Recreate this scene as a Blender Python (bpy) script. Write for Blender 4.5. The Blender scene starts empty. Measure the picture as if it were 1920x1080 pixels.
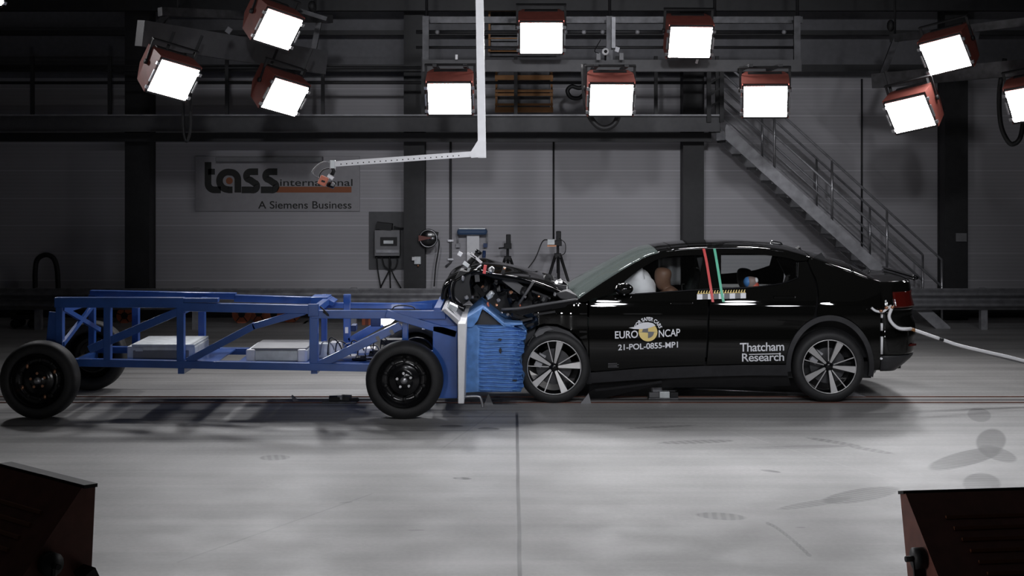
import bpy, bmesh, math, random
from mathutils import Vector, Matrix, Euler
random.seed(7)
R = math.radians
scn = bpy.context.scene
C = scn.collection

# ------------------------------------------------------------------ camera, world, exposure, hall lights
F = 2690.0            # focal length in pixels of the 1920 wide frame
HZ = 297.0            # image row of the horizon
CAMH = 2.39
cam = bpy.data.cameras.new('camera')
cam.sensor_width = 36.0
cam.lens = F / 1920 * 36
cam.shift_y = -(540 - HZ) / 1920
cam.clip_end = 100
cam_o = bpy.data.objects.new('camera', cam)
C.objects.link(cam_o)
cam_o.location = (0, 0, CAMH)
cam_o.rotation_euler = (R(90), 0, 0)
scn.camera = cam_o

w = bpy.data.worlds.new('world')
scn.world = w
w.use_nodes = True
w.node_tree.nodes['Background'].inputs[0].default_value = (0.6, 0.62, 0.7, 1)
w.node_tree.nodes['Background'].inputs[1].default_value = 0.012
vs = scn.view_settings
vs.view_transform = 'Standard'
vs.look = 'None'
vs.exposure = 0.5
vs.gamma = 1.0
vs.use_curve_mapping = False


def spot(name, loc, target, watts, cone, blend=0.6, rad=0.25, col=(0.94, 0.95, 1.0)):
    d = bpy.data.lights.new(name, 'SPOT')
    d.energy = watts
    d.spot_size = R(cone)
    d.spot_blend = blend
    d.shadow_soft_size = rad
    d.color = col
    o = bpy.data.objects.new(name, d)
    C.objects.link(o)
    o.location = loc
    v = Vector(target) - Vector(loc)
    o.rotation_euler = v.to_track_quat('-Z', 'Y').to_euler()
    return o


# the flood lights of the camera side of the rig (above and behind the frame)
spot('hall_flood', (0.45, 6.6, 4.7), (1.4, 13.8, 0.5), 120, 60, 0.9, 0.28)
spot('hall_flood', (1.5, 6.6, 4.7), (1.5, 13.8, 0.5), 120, 60, 0.9, 0.28)
spot('hall_flood', (1.45, 6.6, 5.5), (1.2, 13.8, 0.5), 90, 60, 0.9, 0.25)
spot('hall_flood', (3.5, 6.6, 4.7), (2.4, 13.8, 0.5), 120, 60, 0.9, 0.28)
spot('hall_flood', (3.6, 6.6, 5.5), (2.4, 13.8, 0.5), 90, 60, 0.9, 0.25)
spot('hall_flood', (5.2, 6.9, 4.7), (3.4, 14.0, 0.5), 150, 60, 0.9, 0.28)
# added unseen wash spots that brighten the back wall
spot('wall_wash_fill', (-1.0, 2.5, 5.8), (-0.6, 21.6, 2.2), 800, 36, 0.9, 0.3)
spot('wall_wash_fill', (1.6, 2.5, 5.8), (1.6, 21.6, 2.2), 900, 36, 0.9, 0.3)
spot('wall_wash_fill', (5.0, 2.5, 5.8), (4.2, 21.6, 2.2), 270, 36, 0.9, 0.3)
LAMP_SPOT = 58
LAMP_GLOW = 26
FLOOR_SPOT = 34

# added ambient fill under the roof to lift the dark tones
ad = bpy.data.lights.new('ambient_fill', 'AREA')
ad.shape = 'RECTANGLE'
ad.size = 18
ad.size_y = 16
ad.energy = 15
ao = bpy.data.objects.new('ambient_fill', ad)
C.objects.link(ao)
ao.location = (0, 11, 7.9)


# ------------------------------------------------------------------ helpers
def W(px, py, D):
    return Vector(((px - 960) * D / F, D, CAMH - (py - HZ) * D / F))


def fl(px, py):
    D = CAMH * F / (py - HZ)
    return Vector(((px - 960) * D / F, D, 0))


def mat(name, col, rough=0.5, metal=0.0, coat=0.0, emit=0.0, noise=0.0, nscale=12.0, spec=0.5, bump=0.0):
    m = bpy.data.materials.new(name)
    m.use_nodes = True
    nt = m.node_tree
    b = nt.nodes['Principled BSDF']
    b.inputs['Base Color'].default_value = (*col, 1)
    b.inputs['Roughness'].default_value = rough
    b.inputs['Metallic'].default_value = metal
    b.inputs['Coat Weight'].default_value = coat
    b.inputs['Coat Roughness'].default_value = 0.03
    b.inputs['Specular IOR Level'].default_value = spec
    if emit:
        b.inputs['Emission Color'].default_value = (*col, 1)
        b.inputs['Emission Strength'].default_value = emit
    if noise or bump:
        tc = nt.nodes.new('ShaderNodeTexCoord')
        n = nt.nodes.new('ShaderNodeTexNoise')
        n.inputs['Scale'].default_value = nscale
        n.inputs['Detail'].default_value = 5
        nt.links.new(tc.outputs['Object'], n.inputs['Vector'])
        if noise:
            r = nt.nodes.new('ShaderNodeMapRange')
            r.inputs[1].default_value = 0.3
            r.inputs[2].default_value = 0.7
            r.inputs[3].default_value = 1 - noise
            r.inputs[4].default_value = 1 + noise
            nt.links.new(n.outputs[0], r.inputs[0])
            mx = nt.nodes.new('ShaderNodeMix')
            mx.data_type = 'RGBA'
            mx.blend_type = 'MULTIPLY'
            mx.inputs[0].default_value = 1
            mx.inputs[6].default_value = (*col, 1)
            nt.links.new(r.outputs[0], mx.inputs[7])
            nt.links.new(mx.outputs[2], b.inputs['Base Color'])
        if bump:
            bp = nt.nodes.new('ShaderNodeBump')
            bp.inputs['Strength'].default_value = bump
            bp.inputs['Distance'].default_value = 0.02
            nt.links.new(n.outputs[0], bp.inputs['Height'])
            nt.links.new(bp.outputs[0], b.inputs['Normal'])
    return m


def glass(name, tint, diff=0.0, dcol=(0.6, 0.7, 0.66)):
    m = bpy.data.materials.new(name)
    m.use_nodes = True
    nt = m.node_tree
    nt.nodes.clear()
    out = nt.nodes.new('ShaderNodeOutputMaterial')
    t = nt.nodes.new('ShaderNodeBsdfTransparent')
    t.inputs[0].default_value = (*tint, 1)
    g = nt.nodes.new('ShaderNodeBsdfGlossy')
    g.inputs['Roughness'].default_value = 0.02
    fr = nt.nodes.new('ShaderNodeFresnel')
    fr.inputs[0].default_value = 1.45
    mx = nt.nodes.new('ShaderNodeMixShader')
    nt.links.new(fr.outputs[0], mx.inputs[0])
    if diff:
        d = nt.nodes.new('ShaderNodeBsdfDiffuse')
        d.inputs[0].default_value = (*dcol, 1)
        m2 = nt.nodes.new('ShaderNodeMixShader')
        m2.inputs[0].default_value = diff
        nt.links.new(t.outputs[0], m2.inputs[1])
        nt.links.new(d.outputs[0], m2.inputs[2])
        nt.links.new(m2.outputs[0], mx.inputs[1])
    else:
        nt.links.new(t.outputs[0], mx.inputs[1])
    nt.links.new(g.outputs[0], mx.inputs[2])
    nt.links.new(mx.outputs[0], out.inputs[0])
    return m


M = {}
M['paint'] = mat('black_paint', (0.004, 0.004, 0.0036), 0.022, 0, 0.0, spec=0.5)
M['clad'] = mat('black_cladding', (0.03, 0.03, 0.033), 0.55, noise=0.2)
M['rubber'] = mat('tyre_rubber', (0.016, 0.016, 0.017), 0.62, noise=0.25, nscale=20)
M['black'] = mat('matt_black', (0.011, 0.011, 0.012), 0.6, noise=0.2)
M['gloss'] = mat('gloss_black', (0.006, 0.006, 0.007), 0.18)
M['silver'] = mat('machined_silver', (0.72, 0.71, 0.71), 0.38, 0.75, noise=0.05)
M['steel'] = mat('steel', (0.5, 0.5, 0.52), 0.35, 0.9, noise=0.15)
M['alu'] = mat('aluminium_case', (0.62, 0.65, 0.66), 0.45, 0.35, noise=0.15)
M['dsteel'] = mat('dark_steel', (0.075, 0.075, 0.08), 0.45, 0.6, noise=0.3)
M['white'] = mat('white_paint', (0.9, 0.9, 0.92), 0.4, noise=0.04)
M['blue'] = mat('blue_paint', (0.028, 0.105, 0.40), 0.32, 0.0, 0.35, noise=0.15, nscale=6)
M['bluealu'] = mat('blue_honeycomb_sheet', (0.13, 0.30, 0.66), 0.42, 0.2, noise=0.2, nscale=14)
M['navy'] = mat('navy_plastic', (0.02, 0.05, 0.16), 0.5)
M['lamp_red'] = mat('red_lamp_enamel', (0.19, 0.05, 0.038), 0.5, noise=0.15)
M['lamp_lens'] = mat('lamp_lens', (1.0, 0.985, 1.0), 0.4, emit=LAMP_GLOW)
M['flash'] = mat('flash_lens', (1.0, 0.99, 1.0), 0.4, emit=6)
M['orange'] = mat('orange_enamel', (0.52, 0.14, 0.06), 0.5, noise=0.15)
M['wood'] = mat('orange_board', (0.42, 0.19, 0.06), 0.6, noise=0.25, nscale=5)
M['salmon'] = mat('salmon_plastic', (0.75, 0.22, 0.13), 0.5)
M['tape_red'] = mat('red_tape', (0.75, 0.10, 0.10), 0.5)
M['tape_green'] = mat('green_tape', (0.16, 0.62, 0.42), 0.5)
M['decal'] = mat('white_vinyl', (0.85, 0.86, 0.9), 0.45)
M['decal_y'] = mat('yellow_vinyl', (0.85, 0.66, 0.24), 0.45)
M['decal_g'] = mat('grey_vinyl', (0.16, 0.16, 0.17), 0.5)
M['decal_k'] = mat('black_vinyl', (0.02, 0.02, 0.02), 0.5)
M['bag'] = mat('airbag_fabric', (0.9, 0.89, 0.92), 0.8, noise=0.05)
M['dummy'] = mat('dummy_vinyl', (0.16, 0.085, 0.055), 0.55, noise=0.1)
M['seat'] = mat('dark_seat_cloth', (0.018, 0.018, 0.02), 0.8)
M['taillight'] = mat('red_lens', (0.075, 0.006, 0.004), 0.06, 0, 0.3)
M['wallgrey'] = mat('grey_steel', (0.085, 0.085, 0.09), 0.55, noise=0.12)
M['column'] = mat('column_paint', (0.018, 0.018, 0.02), 0.55, noise=0.2)
M['galv'] = mat('galvanised_steel', (0.34, 0.34, 0.36), 0.45, 0.25, noise=0.25, nscale=9)
M['greybox'] = mat('grey_enamel', (0.22, 0.22, 0.23), 0.5, noise=0.08)
M['signpanel'] = mat('sign_panel', (0.36, 0.35, 0.37), 0.5, noise=0.05)
M['signblack'] = mat('sign_black', (0.012, 0.012, 0.01), 0.6)
M['signorange'] = mat('sign_orange', (0.33, 0.10, 0.035), 0.6)
M['cable'] = mat('black_cable', (0.014, 0.014, 0.015), 0.55)
M['glass'] = glass('side_glass', (0.93, 0.95, 0.94))
M['wscreen'] = glass('windscreen_glass', (0.62, 0.7, 0.67), 0.30, (0.42, 0.5, 0.47))
M['coppery'] = mat('copper_metal', (0.6, 0.3, 0.18), 0.35, 0.8)
M['liner'] = mat('grey_liner', (0.10, 0.10, 0.105), 0.6)


def wloc(o):
    v = Vector((0, 0, 0))
    while o is not None:
        v += o.location
        o = o.parent
    return v


class MB:
    """collects shapes for one mesh object"""

    def __init__(self):
        self.bm = bmesh.new()

    def face(self, vs):
        try:
            return self.bm.faces.new([self.bm.verts.new(v) for v in vs])
        except ValueError:
            return None

    def hexa(self, p):
        v = [self.bm.verts.new(q) for q in p]
        for f in ((0, 3, 2, 1), (4, 5, 6, 7), (0, 1, 5, 4), (1, 2, 6, 5), (2, 3, 7, 6), (3, 0, 4, 7)):
            self.bm.faces.new([v[i] for i in f])
        return self

    def box(self, c, s, rot=None):
        hx, hy, hz = s[0] / 2, s[1] / 2, s[2] / 2
        p = [Vector(q) for q in ((-hx, -hy, -hz), (hx, -hy, -hz), (hx, hy, -hz), (-hx, hy, -hz),
                                 (-hx, -hy, hz), (hx, -hy, hz), (hx, hy, hz), (-hx, hy, hz))]
        if rot is not None:
            m = Euler(rot).to_matrix()
            p = [m @ q for q in p]
        c = Vector(c)
        return self.hexa([q + c for q in p])

    def bar(self, p, q, t, d):
        """square bar from p to q: t across (in the upright plane), d deep (along y)"""
        p, q = Vector(p), Vector(q)
        a = (q - p).normalized()
        y = Vector((0, 1, 0)) if abs(a.y) < 0.9 else Vector((1, 0, 0))
        c = a.cross(y).normalized()
        y = c.cross(a).normalized()
        h = []
        for e in (p, q):
            h += [e - c * t / 2 - y * d / 2, e + c * t / 2 - y * d / 2, e + c * t / 2 + y * d / 2, e - c * t / 2 + y * d / 2]
        return self.hexa(h)

    def tube(self, pts, r, n=10, closed=False):
        pts = [Vector(p) for p in pts]
        rings = []
        N = len(pts)
        prev = None
        for i, p in enumerate(pts):
            if closed:
                a = pts[(i + 1) % N] - pts[i - 1]
            else:
                a = pts[min(i + 1, N - 1)] - pts[max(i - 1, 0)]
            a.normalize()
            if prev is None:
                b = a.orthogonal().normalized()
            else:
                b = prev - a * prev.dot(a)
                b = b.normalized() if b.length > 1e-6 else a.orthogonal().normalized()
            prev = b
            c = a.cross(b)
            rr = r[i] if isinstance(r, (list, tuple)) else r
            rings.append([self.bm.verts.new(p + (b * math.cos(k * 2 * math.pi / n) + c * math.sin(k * 2 * math.pi / n)) * rr) for k in range(n)])
        for i in range(N if closed else N - 1):
            A, B = rings[i], rings[(i + 1) % N]
            for k in range(n):
                f = self.bm.faces.new((A[k], A[(k + 1) % n], B[(k + 1) % n], B[k]))
                f.smooth = True
        if not closed:
            self.bm.faces.new(list(reversed(rings[0])))
            self.bm.faces.new(rings[-1])
        return self

    def lathe(self, prof, c, n=48, axis='y', closed=False, sharp=False):
        """prof: (radius, along axis)"""
        c = Vector(c)
        rings = []
        for r, h in prof:
            ring = []
            for k in range(n):
                a = 2 * math.pi * k / n
                u, v = r * math.cos(a), r * math.sin(a)
                if axis == 'y':
                    q = Vector((u, h, v))
                elif axis == 'z':
                    q = Vector((u, v, h))
                else:
                    q = Vector((h, u, v))
                ring.append(self.bm.verts.new(c + q))
            rings.append(ring)
        L = len(rings)
        for i in range(L if closed else L - 1):
            A, B = rings[i], rings[(i + 1) % L]
            for k in range(n):
                f = self.bm.faces.new((A[k], A[(k + 1) % n], B[(k + 1) % n], B[k]))
                f.smooth = not sharp
        return self

    def cyl(self, c, r, h, axis='y', n=24):
        return self.lathe([(0.0001, -h / 2), (r, -h / 2), (r, h / 2), (0.0001, h / 2)], c, n, axis, sharp=True)

    def prism(self, poly, y0, y1):
        """poly of (x, z) extruded from y0 to y1"""
        a = [self.bm.verts.new((x, y0, z)) for x, z in poly]
        b = [self.bm.verts.new((x, y1, z)) for x, z in poly]
        self.bm.faces.new(a)
        self.bm.faces.new(list(reversed(b)))
        n = len(a)
        for i in range(n):
            self.bm.faces.new((a[(i + 1) % n], a[i], b[i], b[(i + 1) % n]))
        return self

    def ball(self, c, s, seg=20, rot=None):
        m = Matrix.Translation(Vector(c))
        if rot is not None:
            m = m @ Euler(rot).to_matrix().to_4x4()
        m = m @ Matrix.Diagonal((*s, 1))
        g = bmesh.ops.create_uvsphere(self.bm, u_segments=seg, v_segments=max(8, seg // 2), radius=1, matrix=m)
        for v in g['verts']:
            for f in v.link_faces:
                f.smooth = True
        return self

    def grid(self, fn, nu, nv, smooth=True):
        vs = [[self.bm.verts.new(fn(i / nu, j / nv)) for j in range(nv + 1)] for i in range(nu + 1)]
        for i in range(nu):
            for j in range(nv):
                f = self.bm.faces.new((vs[i][j], vs[i + 1][j], vs[i + 1][j + 1], vs[i][j + 1]))
                f.smooth = smooth
        return self

    def build(self, name, m, parent=None, bevel=0.0, solid=0.0, recalc=True, label=None):
        if recalc:
            bmesh.ops.recalc_face_normals(self.bm, faces=self.bm.faces)
        off = wloc(parent) if parent is not None else Vector((0, 0, 0))
        if off.length:
            bmesh.ops.translate(self.bm, vec=-off, verts=self.bm.verts)
        me = bpy.data.meshes.new(name)
        self.bm.to_mesh(me)
        self.bm.free()
        me.materials.append(m)
        o = bpy.data.objects.new(name, me)
        C.objects.link(o)
        if parent is not None:
            o.parent = parent
        if solid:
            md = o.modifiers.new('thickness', 'SOLIDIFY')
            md.thickness = solid
            md.offset = 0
        if bevel:
            md = o.modifiers.new('bevel', 'BEVEL')
            md.width = bevel
            md.segments = 2
            md.limit_method = 'ANGLE'
        if label:
            o['label'] = label
        return o


def tag(o, label, cat, group=None):
    o['label'] = label
    o['category'] = cat
    if group:
        o['group'] = group
    return o


def thing(name, label, cat, loc=(0, 0, 0), group=None):
    o = bpy.data.objects.new(name, None)
    C.objects.link(o)
    o.location = loc
    o.empty_display_size = 0.1
    return tag(o, label, cat, group)


def struct(o):
    o['kind'] = 'structure'
    return o


def kids(o):
    return [c for c in C.objects if c.parent == o]


def copy_tree(o, parent=None):
    c = o.copy()
    C.objects.link(c)
    if parent is not None:
        c.parent = parent
    for ch in kids(o):
        copy_tree(ch, c)
    return c


def text_geo(s, size=1.0, bold=0.0, space=1.0):
    cu = bpy.data.curves.new('lettering', 'FONT')
    cu.body = s
    cu.size = size
    cu.offset = bold
    cu.space_character = space
    o = bpy.data.objects.new('lettering', cu)
    C.objects.link(o)
    dg = bpy.context.evaluated_depsgraph_get()
    me = bpy.data.meshes.new_from_object(o.evaluated_get(dg))
    vs = [tuple(v.co[:2]) for v in me.vertices]
    fs = [tuple(p.vertices) for p in me.polygons]
    bpy.data.objects.remove(o)
    bpy.data.curves.remove(cu)
    bpy.data.meshes.remove(me)
    return vs, fs


def put_text(mb, s, fn, bold=0.0, space=1.0):
    """fn maps (u in 0..1 across the line, v in letter heights from the baseline) to a point"""
    vs, fs = text_geo(s, 1.0, bold, space)
    x0 = min(v[0] for v in vs)
    x1 = max(v[0] for v in vs)
    cap = 0.70
    bv = [mb.bm.verts.new(fn((x - x0) / (x1 - x0), y / cap)) for x, y in vs]
    for f in fs:
        try:
            mb.bm.faces.new([bv[i] for i in f])
        except ValueError:
            pass
    return mb


def smooth_pts(pts, n=6, closed=False):
    """Catmull-Rom through the points"""
    P = [Vector(p) for p in pts]
    out = []
    N = len(P)
    for i in range(N if closed else N - 1):
        p1, p2 = P[i], P[(i + 1) % N]
        p0 = P[i - 1] if (i > 0 or closed) else p1 * 2 - p2
        p3 = P[(i + 2) % N] if (i + 2 < N or closed) else p2 * 2 - p1
        for k in range(n):
            t = k / n
            out.append(0.5 * ((2 * p1) + (p2 - p0) * t + (2 * p0 - 5 * p1 + 4 * p2 - p3) * t * t + (3 * p1 - p0 - 3 * p2 + p3) * t ** 3))
    if not closed:
        out.append(P[-1])
    return out


# ------------------------------------------------------------------ the hall: floor, walls, ceiling
WALLD = 21.6


def floor_material():
    m = bpy.data.materials.new('concrete_floor')
    m.use_nodes = True
    nt = m.node_tree
    N, L = nt.nodes, nt.links
    b = N['Principled BSDF']
    geo = N.new('ShaderNodeNewGeometry')
    sep = N.new('ShaderNodeSeparateXYZ')
    L.new(geo.outputs['Position'], sep.inputs[0])

    def mth(op, a, bb=None, clamp=False):
        n = N.new('ShaderNodeMath')
        n.operation = op
        n.use_clamp = clamp
        for i, v in enumerate((a, bb)):
            if v is None:
                continue
            if isinstance(v, (int, float)):
                n.inputs[i].default_value = v
            else:
                L.new(v, n.inputs[i])
        return n.outputs[0]

    def ramp(v, a, c, lo, hi):
        n = N.new('ShaderNodeMapRange')
        n.interpolation_type = 'SMOOTHSTEP'
        for i, q in enumerate((a, c, lo, hi)):
            n.inputs[i + 1].default_value = q
        L.new(v, n.inputs[0])
        return n.outputs[0]

    def noise(sx, sy, scale, detail=6):
        mp = N.new('ShaderNodeMapping')
        mp.inputs['Scale'].default_value = (sx, sy, 1)
        L.new(geo.outputs['Position'], mp.inputs[0])
        n = N.new('ShaderNodeTexNoise')
        n.inputs['Scale'].default_value = scale
        n.inputs['Detail'].default_value = detail
        L.new(mp.outputs[0], n.inputs['Vector'])
        return n.outputs[0]

    X, Y = sep.outputs[0], sep.outputs[1]
    val = ramp(noise(1, 1, 1.1), 0.3, 0.7, 0.88, 1.06)
    val = mth('MULTIPLY', val, ramp(noise(1, 1, 30, 3), 0.3, 0.7, 0.94, 1.05))
    val = mth('MULTIPLY', val, ramp(noise(0.12, 2.2, 1.6), 0.35, 0.66, 0.80, 1.05))
    # rubber worn along the test lane
    lane = mth('MULTIPLY', ramp(Y, 11.6, 12.9, 0, 1), ramp(Y, 15.4, 16.6, 1, 0))
    st = ramp(noise(0.10, 4.5, 2.0), 0.50, 0.68, 0, 1)
    left = ramp(X, -1.2, 0.8, 1.0, 0.35)
    dark = mth('MULTIPLY', mth('MULTIPLY', lane, st), mth('MULTIPLY', left, 0.62))
    val = mth('MULTIPLY', val, mth('SUBTRACT', 1.0, dark))
    # saw cut across the lane, and thin scratches
    wob = mth('MULTIPLY', mth('SUBTRACT', noise(1, 1, 0.9), 0.5), 0.015)
    jx = mth('ABSOLUTE', mth('SUBTRACT', mth('ADD', X, wob), 0.045))
    cut = mth('MULTIPLY', ramp(jx, 0.008, 0.017, 1, 0), ramp(Y, 13.3, 13.6, 1, 0))
    val = mth('MULTIPLY', val, mth('SUBTRACT', 1.0, mth('MULTIPLY', cut, 0.82)))

    def seg_line(p, q, wd, amt):
        nonlocal val
        a, c = fl(*p), fl(*q)
        d = c - a
        ln = d.length
        d.normalize()
        rx, ry = mth('SUBTRACT', X, a.x), mth('SUBTRACT', Y, a.y)
        al = mth('ADD', mth('MULTIPLY', rx, d.x), mth('MULTIPLY', ry, d.y))
        ac = mth('ABSOLUTE', mth('SUBTRACT', mth('MULTIPLY', ry, d.x), mth('MULTIPLY', rx, d.y)))
        k = mth('MULTIPLY', ramp(ac, wd * 0.5, wd, 1, 0), mth('MULTIPLY', ramp(al, 0, 0.02, 0, 1), ramp(al, ln - 0.02, ln, 1, 0)))
        val = mth('MULTIPLY', val, mth('SUBTRACT', 1.0, mth('MULTIPLY', k, amt)))

    seg_line((330, 1055), (700, 925), 0.012, 0.22)
    seg_line((1290, 785), (1690, 905), 0.014, -0.10)
    seg_line((930, 770), (830, 840), 0.012, 0.15)
    # tyre prints: from one end to the other, half width, stripes per metre, strength
    marks = [((1863, 803), (1853, 852), 0.125, 100, 0.50), ((1746, 882), (1872, 838), 0.16, 100, 0.52), ((1848, 834), (1893, 868), 0.13, 100, 0.40),
             ((1843, 886), (1838, 928), 0.14, 100, 0.50), ((1834, 764), (1838, 792), 0.11, 90, 0.30),
             ((1545, 944), (1682, 913), 0.15, 105, 0.45), ((1455, 956), (1600, 932), 0.07, 105, 0.34), ((1303, 964), (1402, 972), 0.10, 105, 0.42),
             ((485, 858), (545, 858), 0.11, 110, 0.38), ((1425, 881), (1465, 886), 0.035, 9, 0.40), ((848, 896), (886, 898), 0.04, 60, 0.5),
             ((1170, 804), (1310, 797), 0.05, 80, 0.22), ((1230, 831), (1380, 826), 0.08, 90, 0.26), ((1510, 820), (1620, 838), 0.06, 90, 0.24), ((1590, 836), (1680, 852), 0.06, 90, 0.24),
             ((1400, 840), (1600, 836), 0.07, 5, 0.20), ((822, 799), (870, 799), 0.07, 5, 0.35), ((895, 803), (938, 805), 0.07, 5, 0.4),
             ((762, 994), (798, 994), 0.012, 5, 0.3), ((1490, 989), (1512, 989), 0.012, 5, 0.4), ((636, 943), (662, 941), 0.02, 9, 0.25)]
    for pa, pb, c, fr, amt in marks:
        A, B = fl(*pa), fl(*pb)
        p = (A + B) / 2
        a = (B - A).length / 2
        d = (B - A).normalized()
        ca, sa = d.x, d.y
        rx, ry = mth('SUBTRACT', X, p.x), mth('SUBTRACT', Y, p.y)
        u = mth('ADD', mth('MULTIPLY', rx, ca), mth('MULTIPLY', ry, sa))
        v = mth('SUBTRACT', mth('MULTIPLY', ry, ca), mth('MULTIPLY', rx, sa))
        uu, vv = mth('DIVIDE', u, a), mth('DIVIDE', v, c)
        r2 = mth('ADD', mth('MULTIPLY', uu, uu), mth('MULTIPLY', vv, vv))
        k = ramp(r2, 0.70, 1.06, 1, 0)
        wv = mth('SINE', mth('ADD', mth('MULTIPLY', u, float(fr)), mth('MULTIPLY', v, 26.0)))
        k = mth('MULTIPLY', k, ramp(wv, -1, 0.6, 0.55, 1.0))
        val = mth('MULTIPLY', val, mth('SUBTRACT', 1.0, mth('MULTIPLY', k, min(0.85, amt * 1.6))))
    # curved row of small rubber dabs
    for i in range(13):
        t = i / 12
        p = fl(1441 + 75 * t ** 1.0, 982 + 58 * t ** 1.25)
        rx, ry = mth('SUBTRACT', X, p.x), mth('SUBTRACT', Y, p.y)
        r2 = mth('ADD', mth('MULTIPLY', mth('MULTIPLY', rx, rx), 3600.0), mth('MULTIPLY', mth('MULTIPLY', ry, ry), 420.0))
        val = mth('MULTIPLY', val, mth('SUBTRACT', 1.0, mth('MULTIPLY', ramp(r2, 0.6, 1.2, 1, 0), 0.55)))
    mx = N.new('ShaderNodeMix')
    mx.data_type = 'RGBA'
    mx.blend_type = 'MULTIPLY'
    mx.inputs[0].default_value = 1
    mx.inputs[6].default_value = (0.40, 0.395, 0.39, 1)
    L.new(val, mx.inputs[7])
    L.new(mx.outputs[2], b.inputs['Base Color'])
    rg = ramp(noise(1, 1, 2.3), 0.3, 0.7, 0.46, 0.54)
    L.new(rg, b.inputs['Roughness'])
    b.inputs['Specular IOR Level'].default_value = 0.35
    bp = N.new('ShaderNodeBump')
    bp.inputs['Strength'].default_value = 0.05
    bp.inputs['Distance'].default_value = 0.02
    L.new(noise(1, 1, 24, 4), bp.inputs['Height'])
    L.new(bp.outputs[0], b.inputs['Normal'])
    return m


def wall_material():
    m = bpy.data.materials.new('wall_cladding')
    m.use_nodes = True
    nt = m.node_tree
    N, L = nt.nodes, nt.links
    b = N['Principled BSDF']
    geo = N.new('ShaderNodeNewGeometry')
    sep = N.new('ShaderNodeSeparateXYZ')
    L.new(geo.outputs['Position'], sep.inputs[0])

    def mth(op, a, bb=None):
        n = N.new('ShaderNodeMath')
        n.operation = op
        for i, v in enumerate((a, bb)):
            if v is None:
                continue
            if isinstance(v, (int, float)):
                n.inputs[i].default_value = v
            else:
                L.new(v, n.inputs[i])
        return n.outputs[0]

    def ramp(v, a, c, lo, hi):
        n = N.new('ShaderNodeMapRange')
        for i, q in enumerate((a, c, lo, hi)):
            n.inputs[i + 1].default_value = q
        L.new(v, n.inputs[0])
        return n.outputs[0]

    Z = sep.outputs[2]
    # bevel highlight painted at panel joints every 0.41 m, fine ribs between
    fr = mth('FRACT', mth('DIVIDE', mth('ADD', Z, -0.345), 0.413))
    d = mth('ABSOLUTE', mth('SUBTRACT', fr, 0.5))
    joint_highlight = ramp(d, 0.005, 0.018, 1.5, 1.0)
    rib = mth('SINE', mth('MULTIPLY', Z, 2 * math.pi / 0.055))
    ribc = ramp(rib, -1, 1, 0.94, 1.03)
    n = N.new('ShaderNodeTexNoise')
    n.inputs['Scale'].default_value = 0.8
    n.inputs['Detail'].default_value = 4
    L.new(geo.outputs['Position'], n.inputs['Vector'])
    nz = ramp(n.outputs[0], 0.3, 0.7, 0.93, 1.05)
    val = mth('MULTIPLY', mth('MULTIPLY', joint_highlight, ribc), nz)
    mx = N.new('ShaderNodeMix')
    mx.data_type = 'RGBA'
    mx.blend_type = 'MULTIPLY'
    mx.inputs[0].default_value = 1
    mx.inputs[6].default_value = (0.46, 0.45, 0.475, 1)
    L.new(val, mx.inputs[7])
    L.new(mx.outputs[2], b.inputs['Base Color'])
    b.inputs['Roughness'].default_value = 0.6
    return m


M['floor'] = floor_material()
M['wall'] = wall_material()
M['ceil'] = mat('ceiling_deck', (0.06, 0.06, 0.065), 0.8, noise=0.2)
struct(MB().box((0, 10, -0.1), (26, 25, 0.2)).build('floor', M['floor']))
struct(MB().box((0, WALLD + 0.1, 4), (26, 0.2, 8.4)).build('wall_back', M['wall']))
M['wall_dark'] = mat('upper_wall_sheet', (0.17, 0.17, 0.185), 0.6, noise=0.1)  # darker tone for a thin sheet over the upper back wall
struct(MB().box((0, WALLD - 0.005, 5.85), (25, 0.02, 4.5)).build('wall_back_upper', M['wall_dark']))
struct(MB().box((-12.6, 10, 4), (0.2, 23, 8.4)).build('wall_left', M['ceil']))
struct(MB().box((12.6, 10, 4), (0.2, 23, 8.4)).build('wall_right', M['ceil']))
struct(MB().box((0, 10, 8.1), (26, 25, 0.2)).build('ceiling', M['ceil']))
# dark skirting strip along the wall foot
struct(MB().box((0, WALLD - 0.03, 0.16), (25, 0.06, 0.32)).build('baseboard_back', M['column']))


def ibeam(x, d, z0, z1, wd=0.30, dp=0.30, tf=0.03, tw=0.03):
    b = MB()
    b.box((x, d + tf / 2, (z0 + z1) / 2), (wd, tf, z1 - z0))
    b.box((x, d + dp - tf / 2, (z0 + z1) / 2), (wd, tf, z1 - z0))
    b.box((x, d + dp / 2, (z0 + z1) / 2), (tw, dp - 2 * tf, z1 - z0))
    # boxed-in web plates of the lower part
    b.box((x, d + dp / 2, (z0 + z1) / 2), (wd - 0.02, dp - 2 * tf - 0.01, z1 - z0))
    return b


for i, (px0, px1) in enumerate(((234, 280), (757, 796), (1281, 1320), (1772, 1815))):
    D = 21.2
    xa, xb = W(px0, 300, D).x, W(px1, 300, D).x
    struct(ibeam((xa + xb) / 2, D, 0, 7.9, xb - xa, 0.38).build('trim_%d' % (i + 1), M['column']))
# roof girders high on the back wall
for i, (py, th, D) in enumerate(((8, 0.20, 20.9), (62, 0.07, 21.3), (128, 0.10, 21.2))):
    z = W(960, py, D).z
    struct(MB().box((0, D, z), (25, 0.18, th)).build('trim_%d' % (i + 5), M['column']))

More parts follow.
